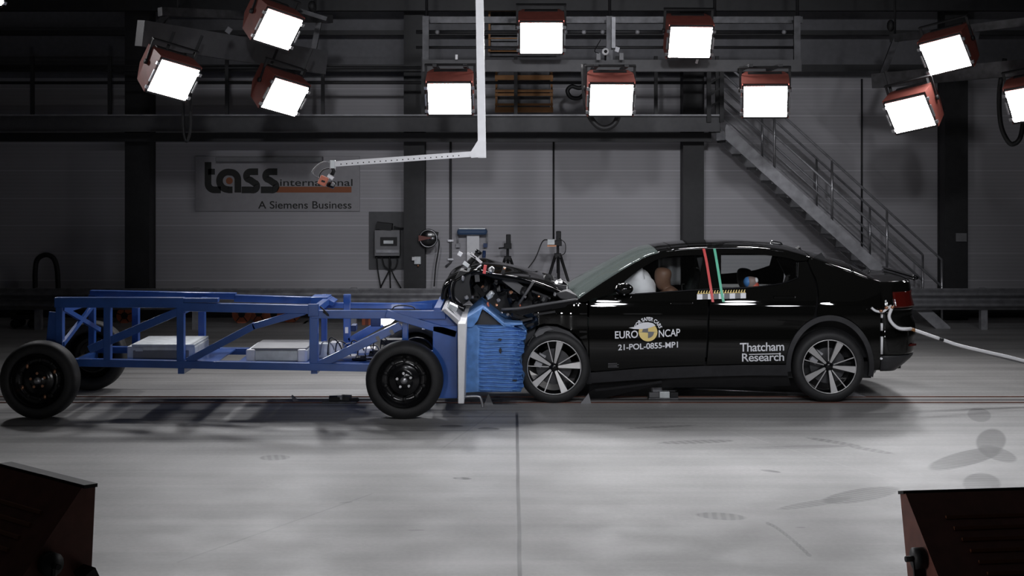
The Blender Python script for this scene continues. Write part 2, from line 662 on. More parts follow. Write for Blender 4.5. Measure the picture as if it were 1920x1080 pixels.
# floor rails of the crash lane: steel edged slot
for i, Y in enumerate((14.37, 14.03)):
    b = MB()
    b.box((0, Y - 0.012, 0.003), (25, 0.012, 0.008))
    b.box((0, Y + 0.012, 0.003), (25, 0.012, 0.008))
    struct(b.build('trim_%d' % (i + 9), mat('rail_rust', (0.16, 0.07, 0.05), 0.45, 0.5, noise=0.2)))
struct(MB().box((0, 14.2, 0.0015), (25, 0.10, 0.003)).build('trim_11', mat('slot_dark', (0.07, 0.065, 0.065), 0.5)))

# ------------------------------------------------------------------ mezzanine gallery along the back wall
mz = thing('mezzanine_platform', 'dark steel mezzanine gallery along the back wall with pipe railing', 'platform', (0, 20.5, 2.75))
MD = 20.4
mx1 = W(1350, 215, MD).x
MB().box(((-12 + mx1) / 2, (MD + 21.15) / 2 + 0.03, 2.985), (12 + mx1, 0.75, 0.03)).build('deck', M['dsteel'], mz)
b = MB()
b.box(((-12 + mx1) / 2, MD, 2.885), (12 + mx1, 0.012, 0.23))
b.box(((-12 + mx1) / 2, MD - 0.03, 2.99), (12 + mx1, 0.06, 0.012))
b.box(((-12 + mx1) / 2, MD - 0.03, 2.775), (12 + mx1, 0.06, 0.012))
b.build('edge_channel', M['wallgrey'], mz)
MB().box(((-12 + mx1) / 2, MD - 0.035, 3.004), (12 + mx1, 0.05, 0.018)).build('edge_strip', M['galv'], mz, label='bright steel strip along the deck edge')
MB().box((-4.55, 21.0, 2.70), (14.9, 0.25, 0.13)).build('support_beam', M['column'], mz)
for py in (155, 127):
    z = W(0, py, MD).z
    MB().tube([(-12, MD + 0.02, z), (mx1, MD + 0.02, z)], 0.022).build('rail', M['column'], mz)
for px in (60, 205, 425, 605, 793, 967, 1158, 1230, 1345):
    x = W(px, 200, MD).x
    MB().box((x, MD + 0.02, 3.42), (0.05, 0.05, 0.85)).build('railing_post', M['column'], mz)
b = MB()
for px in (1328, 1352):
    x = W(px, 200, MD).x
    b.box((x, MD - 0.05, 3.28), (0.06, 0.06, 0.75))
for py in (150, 172, 195):
    z = W(0, py, MD).z
    b.bar((W(1328, py, MD).x, MD - 0.05, z - 0.06), (W(1352, py, MD).x, MD - 0.05, z + 0.06), 0.03, 0.03)
b.build('gate', M['column'], mz)
b = MB()
b.box((mx1 - 0.03, MD + 0.35, 2.86), (0.10, 0.5, 0.2))
b.build('landing', M['column'], mz)

# board racks on the gallery
def rack(px0, px1, rows, D, label):
    x0, x1 = W(px0, 0, D).x, W(px1, 0, D).x
    t = thing('board_rack', label, 'rack', ((x0 + x1) / 2, D, 3.0), 'orange racks behind the gallery railing')
    zt = W(0, min(r[0] for r in rows), D).z
    zb = W(0, max(r[1] for r in rows), D).z
    for x in (x0 + 0.02, x1 - 0.02):
        MB().box((x, D + 0.05, (zt + zb) / 2), (0.03, 0.05, zt - zb)).build('upright', M['wood'], t)
    for y0, y1 in rows:
        za, zc = W(0, y0, D).z, W(0, y1, D).z
        MB().box(((x0 + x1) / 2, D, (za + zc) / 2), (x1 - x0, 0.05, abs(za - zc))).build('crossboard', M['wood'], t)
    zm = (zt + zb) / 2
    MB().box(((x0 + x1) / 2, D + 0.28, zm), (x1 - x0 - 0.08, 0.02, zt - zb - 0.05)).build('back_sheet', M['dsteel'], t)


rack(928, 1037, ((125, 128), (141, 150), (168, 173), (175, 180), (194, 198), (201, 211)), 20.9, 'orange board rack standing on the gallery deck right of the boom')
rack(915, 1048, ((-6, 11), (32, 41), (71, 73), (87, 89), (95, 97)), 21.12, 'orange upper rack high on the wall behind the top middle lamp')

# ------------------------------------------------------------------ stairs
st = thing('steel_staircase', 'grey steel staircase with open treads and pipe handrails rising behind the car', 'staircase', (4.5, 20.6, 0))
SN, SF = 20.15, 21.05


def stair_z(x):      # top edge line of the near stringer
    a = W(1369, 239, SN)
    c = W(1683, 524, SN)
    return a.z + (x - a.x) * (c.z - a.z) / (c.x - a.x)


xa = W(1362, 239, SN).x
xe = xa + 4.0
while stair_z(xe) - 0.02 < 0.0:
    xe -= 0.01
for D in (SN, SF):
    poly = [(xa, stair_z(xa)), (xe, max(stair_z(xe), 0.02)), (xe, 0.0), (xe - 0.20, 0.0), (xa - 0.02, stair_z(xa) - 0.21), (xa - 0.02, stair_z(xa) - 0.05)]
    MB().prism(poly, D - 0.02, D + 0.02).build('stringer', M['galv'], st)
k = 0
x = xa + 0.12
while x < xe - 0.25:
    MB().box((x, (SN + SF) / 2, stair_z(x) - 0.13), (0.25, SF - SN - 0.05, 0.035)).build('tread', M['dsteel'], st)
    x += 0.2145
for D, posts in ((SN, (1452, 1560, 1663, 1766)), (SF, (1429, 1531, 1631, 1730))):
    hr = []
    xs = [W(p, 0, D).x for p in posts]
    H = 0.84
    for i, xx in enumerate(xs):
        zb = stair_z(xx) - 0.02
        if i == len(xs) - 1:
            zb = 0.0
        MB().tube([(xx, D, max(zb, 0)), (xx, D, stair_z(xx) + H)], 0.017, 8).build('railing_post', M['steel'], st)
    for h in (H, H * 0.55, 0.2):
        x0 = xa - 0.02
        pts = [(x0, D, stair_z(x0) + h), (xs[-1], D, stair_z(xs[-1]) + h)]
        if h == H:
            pts = [(x0 - 0.22, D, stair_z(x0) + h + 0.02)] + pts
        if h == 0.2:
            pts[-1] = (xs[-2], D, stair_z(xs[-2]) + h)
            MB().tube(pts, 0.009, 8).build('lower_rail', M['galv'], st)
        else:
            MB().tube(pts, 0.017, 8).build('handrail', M['galv'], st)

# ------------------------------------------------------------------ guard rail
gd = thing('guard_rail', 'grey corrugated steel guard rail along the foot of the back wall', 'barrier', (0, 19.95, 0))
GD = 19.95
zt, zb = W(0, 541, GD).z, W(0, 581, GD).z
n = 40
prof = []
for i in range(n + 1):
    t = i / n
    prof.append((GD - 0.045 * math.cos(t * 4 * math.pi + math.pi) - 0.02, zt + (zb - zt) * t))
b = MB()
for i in range(n):
    y0, z0 = prof[i]
    y1, z1 = prof[i + 1]
    f = b.face([(-12, y0, z0), (12, y0, z0), (12, y1, z1), (-12, y1, z1)])
    f.smooth = True
bmesh.ops.remove_doubles(b.bm, verts=b.bm.verts, dist=1e-5)
b.build('beam', M['galv'], gd, solid=0.006)
for i in range(-6, 7):
    x = W(1848, 0, GD).x - 2 * 6.6 + 2.2 * (i + 4)
    if abs(x) < 11.5:
        MB().box((x, GD + 0.1, 0.29), (0.09, 0.10, 0.58)).build('post', M['galv'], gd)

# ------------------------------------------------------------------ things on the back wall
WF = WALLD - 0.003
sg = thing('company_sign', 'grey company sign with black and orange lettering on the back wall', 'sign', W(521, 345, WF))
a, c = W(367, 293, WF), W(675, 396, WF)
MB().box(((a.x + c.x) / 2, WF - 0.02, (a.z + c.z) / 2), (c.x - a.x, 0.04, a.z - c.z)).build('panel', M['signpanel'], sg, bevel=0.004)
SD = WF - 0.045


def ribbon(mb, pts, hw, D):
    """flat stroke of half width hw along px points"""
    P = [W(x, y, D) for x, y in pts]
    ls, rs = [], []
    for i, p in enumerate(P):
        t = (P[min(i + 1, len(P) - 1)] - P[max(i - 1, 0)]).normalized()
        nrm = Vector((-t.z, 0, t.x))
        ls.append(p + nrm * hw)
        rs.append(p - nrm * hw)
    n = len(P)
    fr = [mb.bm.verts.new(v) for v in ls]
    br = [mb.bm.verts.new(v) for v in rs]
    for i in range(n - 1):
        mb.bm.faces.new((fr[i], fr[i + 1], br[i + 1], br[i]))


def arc(cx, cy, r, a0, a1, n=16, ry=None):
    ry = ry or r
    return [(cx + r * math.cos(R(a0 + (a1 - a0) * i / n)), cy - ry * math.sin(R(a0 + (a1 - a0) * i / n))) for i in range(n + 1)]


hw = 6.3 * WF / F
b = MB()
# t
ribbon(b, [(390, 304), (390, 340)] + arc(402, 344, 12, 180, 270, 10) + [(410, 356), (414, 356)], hw, SD)
ribbon(b, [(390, 322), (403, 322)], 5.5 * WF / F, SD)
# a
ribbon(b, [(436, 356), (428, 356)] + arc(428, 339, 16.5, 270, 90, 20) + arc(432, 337, 14, 90, 0, 10) + [(446, 338), (446, 361)], hw, SD)
# s, s
for ox in (0, 36):
    ribbon(b, [(484 + ox, 322), (472 + ox, 322)] + arc(470 + ox, 330, 8, 100, 225, 10) + [(470 + ox, 338), (477 + ox, 343)] + arc(474 + ox, 349, 7.5, 40, -80, 10) + [(470 + ox, 356), (453 + ox, 356)], hw, SD)
b.build('company_lettering', M['signblack'], sg)
b = MB()
b.lathe([(0.0001, 0), (6.5 * WF / F, 0)], W(430, 339, SD), 24)
a, c = W(523, 350, SD), W(659, 361, SD)
b.face([(a.x, SD, a.z), (c.x, SD, a.z), (c.x, SD, c.z), (a.x - 0.04, SD, c.z)])
b.build('orange_bar', M['signorange'], sg, label='orange dot and underline bar')
b = MB()


def sign_text(s, pl, pr, base, cap):
    def fn(u, v):
        return W(pl + (pr - pl) * u, base - cap * v, SD - 0.001)
    put_text(b, s, fn, 0.008)


sign_text('international', 525, 661, 348.5, 13)
sign_text('A Siemens Business', 484, 659, 391, 14)
b.build('small_lettering', M['signblack'], sg)
# light trough above the sign
a, c = W(404, 294, WF - 0.2), W(604, 303, WF - 0.2)
o = MB().box(((a.x + c.x) / 2, WF - 0.105, (a.z + c.z) / 2), (c.x - a.x, 0.20, a.z - c.z)).build('sign_light', M['greybox'], bevel=0.01)
tag(o, 'long grey strip light fitted above the company sign', 'light fitting')

# wall cabinet with cables
cb = thing('control_cabinet', 'grey control cabinet with hanging cables on the wall left of the red cable reel', 'cabinet', W(728, 450, WF))
a, c = W(692, 397, WF), W(757, 505, WF)
MB().box(((a.x + c.x) / 2, WF - 0.012, (a.z + c.z) / 2), (c.x - a.x, 0.024, a.z - c.z)).build('back_board', M['wallgrey'], cb)
a, c = W(705, 430, WF), W(752, 478, WF)
MB().box(((a.x + c.x) / 2, WF - 0.13, (a.z + c.z) / 2), (c.x - a.x, 0.22, a.z - c.z)).build('body', M['greybox'], cb, bevel=0.008)
a, c = W(716, 443, WF), W(747, 459, WF)
b = MB().box(((a.x + c.x) / 2, WF - 0.25, (a.z + c.z) / 2), (c.x - a.x, 0.02, a.z - c.z))
b.build('display_window', M['black'], cb)
a, c = W(722, 449, WF), W(740, 455, WF)
MB().box(((a.x + c.x) / 2, WF - 0.265, (a.z + c.z) / 2), (c.x - a.x, 0.01, a.z - c.z)).build('switch_row', M['alu'], cb)
a, c = W(708, 466, WF), W(751, 472, WF)
MB().box(((a.x + c.x) / 2, WF - 0.255, (a.z + c.z) / 2), (c.x - a.x, 0.03, a.z - c.z)).build('socket_strip', M['galv'], cb)
a, c = W(708, 417, WF), W(737, 430, WF)
MB().box(((a.x + c.x) / 2, WF - 0.14, (a.z + c.z) / 2), (c.x - a.x, 0.2, a.z - c.z), (0, 0.12, 0)).build('cable_heap', M['black'], cb)
for pts in (((706, 480), (708, 505), (714, 540)), ((729, 478), (732, 500), (714, 538)), ((730, 480), (731, 510), (732, 540)), ((731, 500), (740, 520), (752, 540)), ((715, 478), (722, 500), (738, 505), (745, 492), (744, 478)), ((738, 425), (750, 428), (757, 428))):
    MB().tube(smooth_pts([W(x, y, WF - 0.15 + 0.02 * i) for i, (x, y) in enumerate(pts)], 6), 0.011, 6).build('cable', M['cable'], cb)

# cable reel on the column
rl = thing('cable_reel', 'round black and red cable reel on the wall beside the second column', 'reel', W(803, 447, 21.1))
b = MB().lathe([(0.0001, -0.06), (0.125, -0.06), (0.14, -0.05), (0.14, 0.05), (0.125, 0.06), (0.0001, 0.06)], W(803, 447, 21.12), 36)
b.build('drum', M['gloss'], rl)
rr = []
for i in range(40):
    t = 2 * math.pi * i / 40
    rr.append(W(803, 447, 21.05) + Vector((0.125 * math.cos(t), 0, 0.125 * math.sin(t))))
MB().tube(rr, 0.008, 6, closed=True).build('rim', M['steel'], rl)
p = [W(785, 441, 21.03), W(812, 446, 21.03), W(785, 452, 21.03)]
MB().prism([(q.x, q.z) for q in p], 21.0, 21.04).build('bracket', M['lamp_red'], rl)
MB().ball(W(811, 447, 21.02), (0.035, 0.025, 0.03)).build('hub', M['steel'], rl)
MB().box(W(813, 437, 21.12), (0.14, 0.1, 0.05), (0, 0.2, 0)).build('cable_guide', M['black'], rl)
MB().tube(smooth_pts([W(x, y, 21.1) for x, y in ((815, 445), (823, 452), (822, 470), (817, 500), (814, 537))], 6), 0.011, 6).build('cable', M['cable'], rl)

# small socket box by the reel
so = thing('socket_box', 'small white socket box low on the second column under the cable reel', 'socket', W(783, 488, 21.17))
MB().box(W(783, 488, 21.16), (0.10, 0.07, 0.115)).build('body', M['alu'], so, bevel=0.006)
MB().box(W(777, 485, 21.12), (0.07, 0.03, 0.05)).build('cover', M['white'], so)
MB().tube([W(784, 496, 21.16), W(784, 500, 21.16)], 0.015, 8).build('plug', M['coppery'], so)

# conduit pipe
pp = thing('conduit_pipe', 'thin vertical conduit pipe on the wall left of the blue topped holder', 'pipe', W(845, 490, WF))
b = MB().tube([W(845, 262, WF - 0.05), W(845, 492, WF - 0.05), W(836, 500, WF - 0.08)], 0.018, 8)
b.build('pipe', M['wallgrey'], pp)
for y in (451, 486):
    MB().box(W(845, y, WF - 0.05), (0.085, 0.06, 0.03)).build('clamp', M['steel'], pp)
for px, y0, y1, lab in ((1038, 262, 452, 'thin black cable running down the wall to the right hand tripod'), (1616, 148, 470, 'thin vertical pipe on the wall behind the staircase')):
    o = MB().tube([W(px, y0, WF - 0.02), W(px, y1, WF - 0.02)], 0.014, 8).build('wall_cable' if px < 1100 else 'wall_pipe', M['column'])
    tag(o, lab, 'cable' if px < 1100 else 'pipe')

# blue topped paper roll holder
ph = thing('roll_holder', 'wall holder with blue lid and white sheet hanging above the crushed bonnet', 'holder', W(886, 450, WF))
a, c = W(858, 428, WF), W(914, 439, WF)
MB().box(((a.x + c.x) / 2, WF - 0.14, (a.z + c.z) / 2), (c.x - a.x, 0.26, a.z - c.z)).build('lid', mat('blue_lid', (0.05, 0.10, 0.2), 0.5), ph, bevel=0.035)
a, c = W(858, 426.5, WF), W(914, 429.5, WF)
MB().box(((a.x + c.x) / 2, WF - 0.14, (a.z + c.z) / 2 + 0.006), (c.x - a.x - 0.06, 0.2, 0.02)).build('lid_edge', M['alu'], ph)
a, c = W(876, 439, WF), W(899, 497, WF)
MB().box(((a.x + c.x) / 2, WF - 0.13, (a.z + c.z) / 2), (c.x - a.x, 0.02, a.z - c.z)).build('sheet', M['white'], ph, label='white hanging sheet')
for x in (858.5, 913):
    MB().tube([W(x, 438, WF - 0.1), W(x, 462, WF - 0.1)], 0.011, 8).build('side_rod', M['galv'], ph)
for x in (859, 910):
    MB().box(W(x, 460, WF - 0.1), (0.06, 0.05, 0.06)).build('rod_foot', M['navy' if x > 900 else 'galv'], ph)
MB().tube([W(908, 470, WF - 0.1), W(907, 490, WF - 0.1)], 0.025, 8).build('handle', M['navy'], ph)

# tripods standing behind the guard rail
def tripod(px, pyh, pyf, D, label, cam_box=False):
    base = W(px, 297, D)
    t = thing('camera_tripod', label, 'tripod', (base.x, D, 0))
    x = base.x
    zh = W(0, pyh, D).z
    za = zh - 0.30
    for dx, dy in ((-0.30, -0.1), (0.02, -0.28), (0.30, -0.06)):
        p0 = Vector((x + dx * 0.12, D + dy * 0.1, za))
        p1 = Vector((x + dx * 1.15, D + dy, 0.0))
        lg = MB().tube([p0, p0.lerp(p1, 0.5), p1], [0.022, 0.018, 0.015], 8).build('leg', M['black'], t)
        j = p0.lerp(p1, 0.5)
        MB().ball(j, (0.03, 0.03, 0.03), 10).build('clamp', M['black'], lg)
    MB().tube([(x, D, za - 0.25), (x, D, zh - 0.1)], 0.02, 8).build('centre_column', M['black'], t)
    MB().box((x, D, za), (0.10, 0.1, 0.07)).build('collar', M['black'], t, bevel=0.01)
    b = MB().box((x, D, zh - 0.12), (0.11, 0.1, 0.08)).box((x + 0.01, D, zh - 0.02), (0.07, 0.1, 0.14))
    b.build('head', M['black'], t, bevel=0.008)
    MB().tube([(x, D, zh - 0.14), (x - 0.13, D - 0.06, zh - 0.15)], 0.012, 8).build('pan_handle', M['black'], t)
    if cam_box:
        MB().box((x - 0.10, D - 0.05, zh - 0.10), (0.10, 0.08, 0.075)).build('sensor_box', M['alu'], t, label='small silver sensor box')
        MB().box((x - 0.09, D - 0.05, zh - 0.155), (0.13, 0.09, 0.02)).build('mount_plate', M['coppery'], t)
        MB().tube(smooth_pts([(x - 0.13, D - 0.05, zh - 0.07), (x - 0.22, D, zh - 0.10), (x - 0.33, D, zh - 0.35), (x - 0.52, D, zh - 0.62), (x - 0.56, D + 0.1, zh - 0.9)], 6), 0.008, 6).build('cable', M['cable'], t)
        MB().tube(smooth_pts([(x + 0.02, D - 0.06, zh - 0.05), (x + 0.1, D - 0.06, zh - 0.12), (x + 0.1, D - 0.06, zh - 0.25), (x + 0.03, D - 0.06, zh - 0.3)], 6), 0.006, 6).build('loop_wire', M['cable'], t)


tripod(952, 446, 600, 21.0, 'smaller black camera tripod by the wall, left of the two')
tripod(1046, 440, 600, 20.5, 'black tripod with a small silver box by the wall, right of the two', True)

# small notice on the right hand column
o = MB().box(W(1802, 445, 21.18), (0.16, 0.03, 0.125)).build('notice_plate', M['greybox'], bevel=0.003)
tag(o, 'small pale notice plate on the right hand column', 'sign')

# hose arch by the left wall end
o = MB().tube(smooth_pts([W(x, y, 21.3) for x, y in ((66, 597), (66, 545), (66, 510), (70, 487), (85, 478), (100, 484), (107, 505), (109, 545), (109, 597))], 8), 0.037, 10).build('hose_loop', M['cable'])
tag(o, 'thick black hose arch against the wall at far left', 'hose')

# cable drums on the floor behind the guard rail
def drum(px, py, r, D, label):
    p = W(px, py, D)
    rad = r * D / F
    t = thing('cable_drum', label, 'drum', (p.x, D, p.z - rad), 'orange drums behind the guard rail')
    for dy in (-0.07, 0.07):
        MB().lathe([(0.05, dy - 0.012), (rad, dy - 0.012), (rad, dy + 0.012), (0.05, dy + 0.012)], (p.x, D, p.z), 28, closed=True, sharp=True).build('flange', M['orange'], t)
    MB().lathe([(0.0001, -0.085), (0.05, -0.085), (0.05, 0.085), (0.0001, 0.085)], (p.x, D, p.z), 16, sharp=True).build('hub', M['black'], t)
    for k in range(5):
        an = math.pi / 2 + k * 2 * math.pi / 5
        MB().bar((p.x + 0.05 * math.cos(an), D - 0.084, p.z + 0.05 * math.sin(an)), (p.x + rad * 0.95 * math.cos(an), D - 0.084, p.z + rad * 0.95 * math.sin(an)), 0.012, 0.006).build('spoke', M['black'], t)


drum(236, 597, 15, 20.9, 'leftmost orange cable drum on the shelf seen through the rear of the trolley')
drum(455, 594, 18, 20.9, 'first of the row of orange cable drums seen through the middle of the trolley')
drum(487, 594, 18, 21.0, 'second of the row of orange cable drums seen through the middle of the trolley')
drum(515, 594, 18, 20.9, 'third of the row of orange cable drums seen through the middle of the trolley')
drum(546, 594, 18, 21.0, 'last of the row of orange cable drums, beside the tall trolley post')
# the low shelf that carries them
sh = thing('low_shelf', 'long low dark shelf carrying the orange cable drums behind the guard rail', 'shelf', (W(390, 0, 20.95).x, 20.95, 0))
z = W(0, 612.6, 20.9).z
x0, x1 = W(205, 0, 20.95).x, W(580, 0, 20.95).x
MB().box(((x0 + x1) / 2, 20.95, z / 2 + 0.005), (x1 - x0, 0.4, 0.02)).build('board', M['black'], sh)
for x in (x0 + 0.05, x1 - 0.05):
    MB().box((x, 20.95, z / 4), (0.04, 0.38, z / 2)).build('leg', M['black'], sh)
zsh = z / 2 + 0.022
for o in list(C.objects):
    if o.name.startswith('cable_drum'):
        o.location.z = zsh

# red stand seen through the trolley
t = thing('red_stand', 'narrow red steel stand on the floor behind the guard rail, seen through the trolley front', 'stand', W(690, 0, 20.6) * 1.0)
t.location.z = 0
for px in (682, 694):
    p0 = W(px, 594, 20.6)
    MB().box((p0.x, 20.6, p0.z / 2), (0.045, 0.06, p0.z)).build('upright', M['orange'], t)
p0 = W(688, 605, 20.6)
MB().box((p0.x, 20.6, p0.z), (0.13, 0.05, 0.16)).build('plate', M['lamp_red'], t)

# dark hose trolley at the far left
t = thing('hose_cart', 'dark low hose cart by the wall at far left above the rear wheel', 'cart', (W(50, 0, 20.3).x, 20.3, 0))
cx = W(50, 0, 20.3).x
MB().box((cx, 20.3, 0.16), (0.34, 0.3, 0.06)).build('base', M['black'], t)
for dx in (-0.12, 0.12):
    for dy in (-0.12, 0.12):
        MB().lathe([(0.0001, -0.02), (0.065, -0.02), (0.065, 0.02), (0.0001, 0.02)], (cx + dx, 20.3 + dy, 0.065), 16).build('wheel', M['rubber'], t)
for k in range(3):
    pts = [(cx + 0.02 * k + (0.14 - 0.015 * k) * math.cos(2 * math.pi * i / 24), 20.3 + 0.09 * math.sin(2 * math.pi * i / 24), 0.22 + 0.05 * k) for i in range(24)]
    MB().tube(pts, 0.025, 8, closed=True).build('hose_coil', M['cable'], t)
MB().cyl(W(63, 597, 20.2), 0.05, 0.08).build('valve', mat('brown_valve', (0.25, 0.10, 0.07), 0.5), t)

# ------------------------------------------------------------------ lamp rigs
def lamp(label, px, py, D, yaw, pitch, roll=0.0, hang=0.0):
    t = thing('flood_lamp', label, 'lamp', W(px, py, D), 'red flood lamps hung from the rigs')
    t.rotation_euler = (Matrix.Rotation(R(yaw), 3, 'Z') @ Matrix.Rotation(R(pitch), 3, 'X') @ Matrix.Rotation(R(roll), 3, 'Y')).to_euler()
    return t


def lamp_parts(t):
    # built about the origin, facing -Y
    def bld(mb, name, m, par=None, **k):
        o = mb.build(name, m, None, **k)
        o.parent = par or t
        return o
    a, c = 0.255, 0.20      # half size of the front
    b = MB()
    fr = [(-a - .02, 0.0, -c - .02), (a + .02, 0.0, -c - .02), (a + .02, 0.0, c + .03), (-a - .02, 0.0, c + .03)]
    mi = [(-a - .02, 0.24, -c + .02), (a + .02, 0.24, -c + .02), (a + .02, 0.26, c + .03), (-a - .02, 0.26, c + .03)]
    bk = [(-a + .03, 0.42, -c + .16), (a - .03, 0.42, -c + .16), (a - .03, 0.42, c), (-a + .03, 0.42, c)]
    for p, q in ((fr, mi), (mi, bk)):
        for i in range(4):
            j = (i + 1) % 4
            b.face([p[i], p[j], q[j], q[i]])
    b.face(bk)
    bmesh.ops.remove_doubles(b.bm, verts=b.bm.verts, dist=1e-4)
    hs = bld(b, 'housing', M['lamp_red'], solid=0.008)
    b = MB()
    for i in range(6):
        b.box((0, 0.30 + 0.0 * i, c + 0.035 - 0.0), (0.4, 0.05, 0.012)) if i == 0 else None
    bld(b, 'top_vent', M['black'], hs)
    b = MB()
    b.box((0, 0.005, c + 0.012), (2 * a + 0.02, 0.03, 0.022))
    b.box((0, 0.005, -c - 0.012), (2 * a + 0.02, 0.03, 0.022))
    b.box((-a - 0.008, 0.005, 0), (0.022, 0.03, 2 * c))
    b.box((a + 0.008, 0.005, 0), (0.022, 0.03, 2 * c))
    bld(b, 'front_frame', M['black'])
    # slightly domed lens
    b = MB()
    b.grid(lambda u, v: Vector(((u - .5) * 2 * (a - .004), -0.012 - 0.02 * (1 - (2 * u - 1) ** 2) * (1 - (2 * v - 1) ** 2), (v - .5) * 2 * (c - .004))), 8, 8)
    bld(b, 'lens', M['lamp_lens'])
    for sx in (-1, 1):
        for sz in (-0.78, 0.72):
            bld(MB().box((sx * (a + 0.022), -0.01, sz * c), (0.04, 0.03, 0.035)), 'hinge_clip', M['steel'])
        bld(MB().box((sx * (a + 0.028), -0.012, -0.01), (0.016, 0.02, 0.15)), 'door_catch', M['steel'])
        yk = bld(MB().bar((sx * (a + 0.035), 0.2, 0.05), (sx * (a + 0.035), 0.26, c + 0.12), 0.03, 0.012), 'yoke', M['black'])
        bld(MB().lathe([(0.0001, -0.012), (0.03, -0.012), (0.03, 0.012), (0.0001, 0.012)], (sx * (a + 0.045), 0.2, 0.06), 12, axis='x'), 'pivot_knob', M['black'], yk)
    bld(MB().box((0, 0.26, c + 0.125), (2 * a + 0.10, 0.05, 0.014)), 'yoke_top', M['black'])
    d = bpy.data.lights.new('flood_beam', 'SPOT')
    d.energy = LAMP_SPOT
    d.spot_size = R(90)
    d.spot_blend = 0.8
    d.shadow_soft_size = 0.10
    d.color = (0.95, 0.96, 1.0)
    o = bpy.data.objects.new('flood_beam', d)
    C.objects.link(o)
    o.parent = t
    o.location = (0, -0.16, 0)
    o.rotation_euler = (R(-90), 0, 0)


specs = [('top flood lamp of the middle rig, left of two, right of the white boom', 1015, 71, 17.3, 0, 28),
         ('top flood lamp of the middle rig, the right one above the stair head', 1294, 79, 17.3, 4, 28),
         ('lower flood lamp of the middle rig, left of the white boom', 843, 185, 17.0, -2, 27),
         ('lower flood lamp of the middle rig with a cable loop hanging under it', 1146, 187, 17.0, 2, 27),
         ('lower flood lamp of the middle rig at its right end, in front of the staircase', 1435, 190, 17.0, -8, 27),
         ('flood lamp standing above the left rig beam', 521, 55, 16.6, 40, 28, 13),
         ('flood lamp hung under the left rig beam at far left', 325, 150, 16.2, 40, 28, 13),
         ('flood lamp hung under the left rig beam at its right end', 534, 182, 17.2, 40, 28, 13),
         ('flood lamp standing above the right rig beam', 1773, 103, 16.8, -36, 26, -12),
         ('flood lamp hung under the right rig beam beside the column', 1707, 214, 17.0, -36, 26, -12),
         ('flood lamp cut off by the right edge of the picture', 1935, 193, 16.4, -30, 26, -10)]
specs.append(('flood lamp of which only a corner shows at the top left of the picture', -24, -30, 16.4, 40, 28, 13))
lamps = []
for i, s in enumerate(specs):
    t = lamp(*s)
    if i == 0:
        lamp_parts(t)
    else:
        for ch in kids(lamps[0]):
            copy_tree(ch, t)
    lamps.append(t)

RD = 17.8


def rigbox(b, px0, py0, px1, py1, D, d):
    a, c = W(px0, py0, D), W(px1, py1, D)
    b.box(((a.x + c.x) / 2, D + d / 2, (a.z + c.z) / 2), (c.x - a.x, d, abs(a.z - c.z)))
    return b


rg = thing('lamp_rig', 'dark steel lamp rig across the middle of the hall carrying five flood lamps', 'rig', W(1150, 115, RD))
rigbox(MB(), 792, 112, 1503, 134, RD + 0.12, 0.12).build('lower_beam', M['wallgrey'], rg)
rigbox(MB(), 800, 31, 1505, 43, RD + 0.5, 0.12).build('upper_beam', M['dsteel'], rg)
b = MB()
b.tube([W(780, 60, RD + 0.25), W(1500, 60, RD + 0.25)], 0.024, 8)
b.tube([W(780, 89, RD + 0.25), W(1500, 89, RD + 0.25)], 0.018, 8)
b.build('lamp_bar', M['column'], rg)
for px in (798, 1143, 1495):
    rigbox(MB(), px - 6, 30, px + 6, 114, RD + 0.22, 0.06).build('upright', M['dsteel'], rg)
for px in (640, 780, 820, 1060, 1095, 1130, 1195, 1246, 1470):
    if px > 790:
        MB().ball(W(px, 60, RD + 0.2), (0.03, 0.03, 0.03), 8).build('clamp', M['galv'], rg)
for px in (1150,):
    rigbox(MB(), px - 3, 32, px + 4, 90, RD + 0.12, 0.03).build('hanger', M['galv'], rg)
# hangers to lower lamps
for px in (815, 872, 1118, 1175, 1407, 1463):
    z = W(0, 128, RD + 0.12).z
    x = W(px, 0, 17.1).x
    MB().box((x, (17.04 + RD + 0.14) / 2, z - 0.02), (0.05, RD + 0.1 - 17.04, 0.035)).build('drop_arm', M['column'], rg)
# hangers to roof
for px in (800, 1143, 1340, 1495):
    p0 = W(px, 34, RD + 0.55)
    MB().tube([p0, (p0.x, p0.y, 8.0)], 0.02, 6).build('ceiling_rod', M['column'], rg)
for px in (1122, 1165):
    MB().box(W(px, 106, RD - 0.02), (0.05, 0.05, 0.085)).build('label_block', M['greybox'], rg)
MB().box(W(856, 107, RD + 0.05), (0.03, 0.02, 0.06)).build('tag_plate', M['white'], rg)
MB().box(W(1307, 114, RD + 0.05), (0.03, 0.02, 0.07), (0, 0.3, 0)).build('tag_plate', M['white'], rg)
# small round camera and bracket on the rig
t = thing('rig_camera', 'small white round camera clamped to the middle lamp rig', 'camera', W(1135, 97, RD - 0.05))
MB().lathe([(0.0001, -0.05), (0.042, -0.045), (0.045, 0.02), (0.0001, 0.03)], W(1135, 97, RD - 0.1), 20).build('body', M['white'], t)
MB().lathe([(0.0001, -0.062), (0.02, -0.06), (0.02, -0.04)], W(1135, 97, RD - 0.1), 14).build('lens', M['black'], t)
MB().tube([W(1135, 97, RD - 0.08), W(1135, 112, RD + 0.12)], 0.012, 8).build('clamp', M['black'], t)
MB().box(W(1157, 93, RD - 0.05), (0.05, 0.05, 0.06), (0, 0.3, 0)).build('bracket', M['galv'], t)
MB().tube(smooth_pts([W(1122, 100, RD - 0.05), W(1115, 95, RD), W(1126, 75, RD + 0.1)], 5), 0.006, 6).build('wire', M['cable'], t)

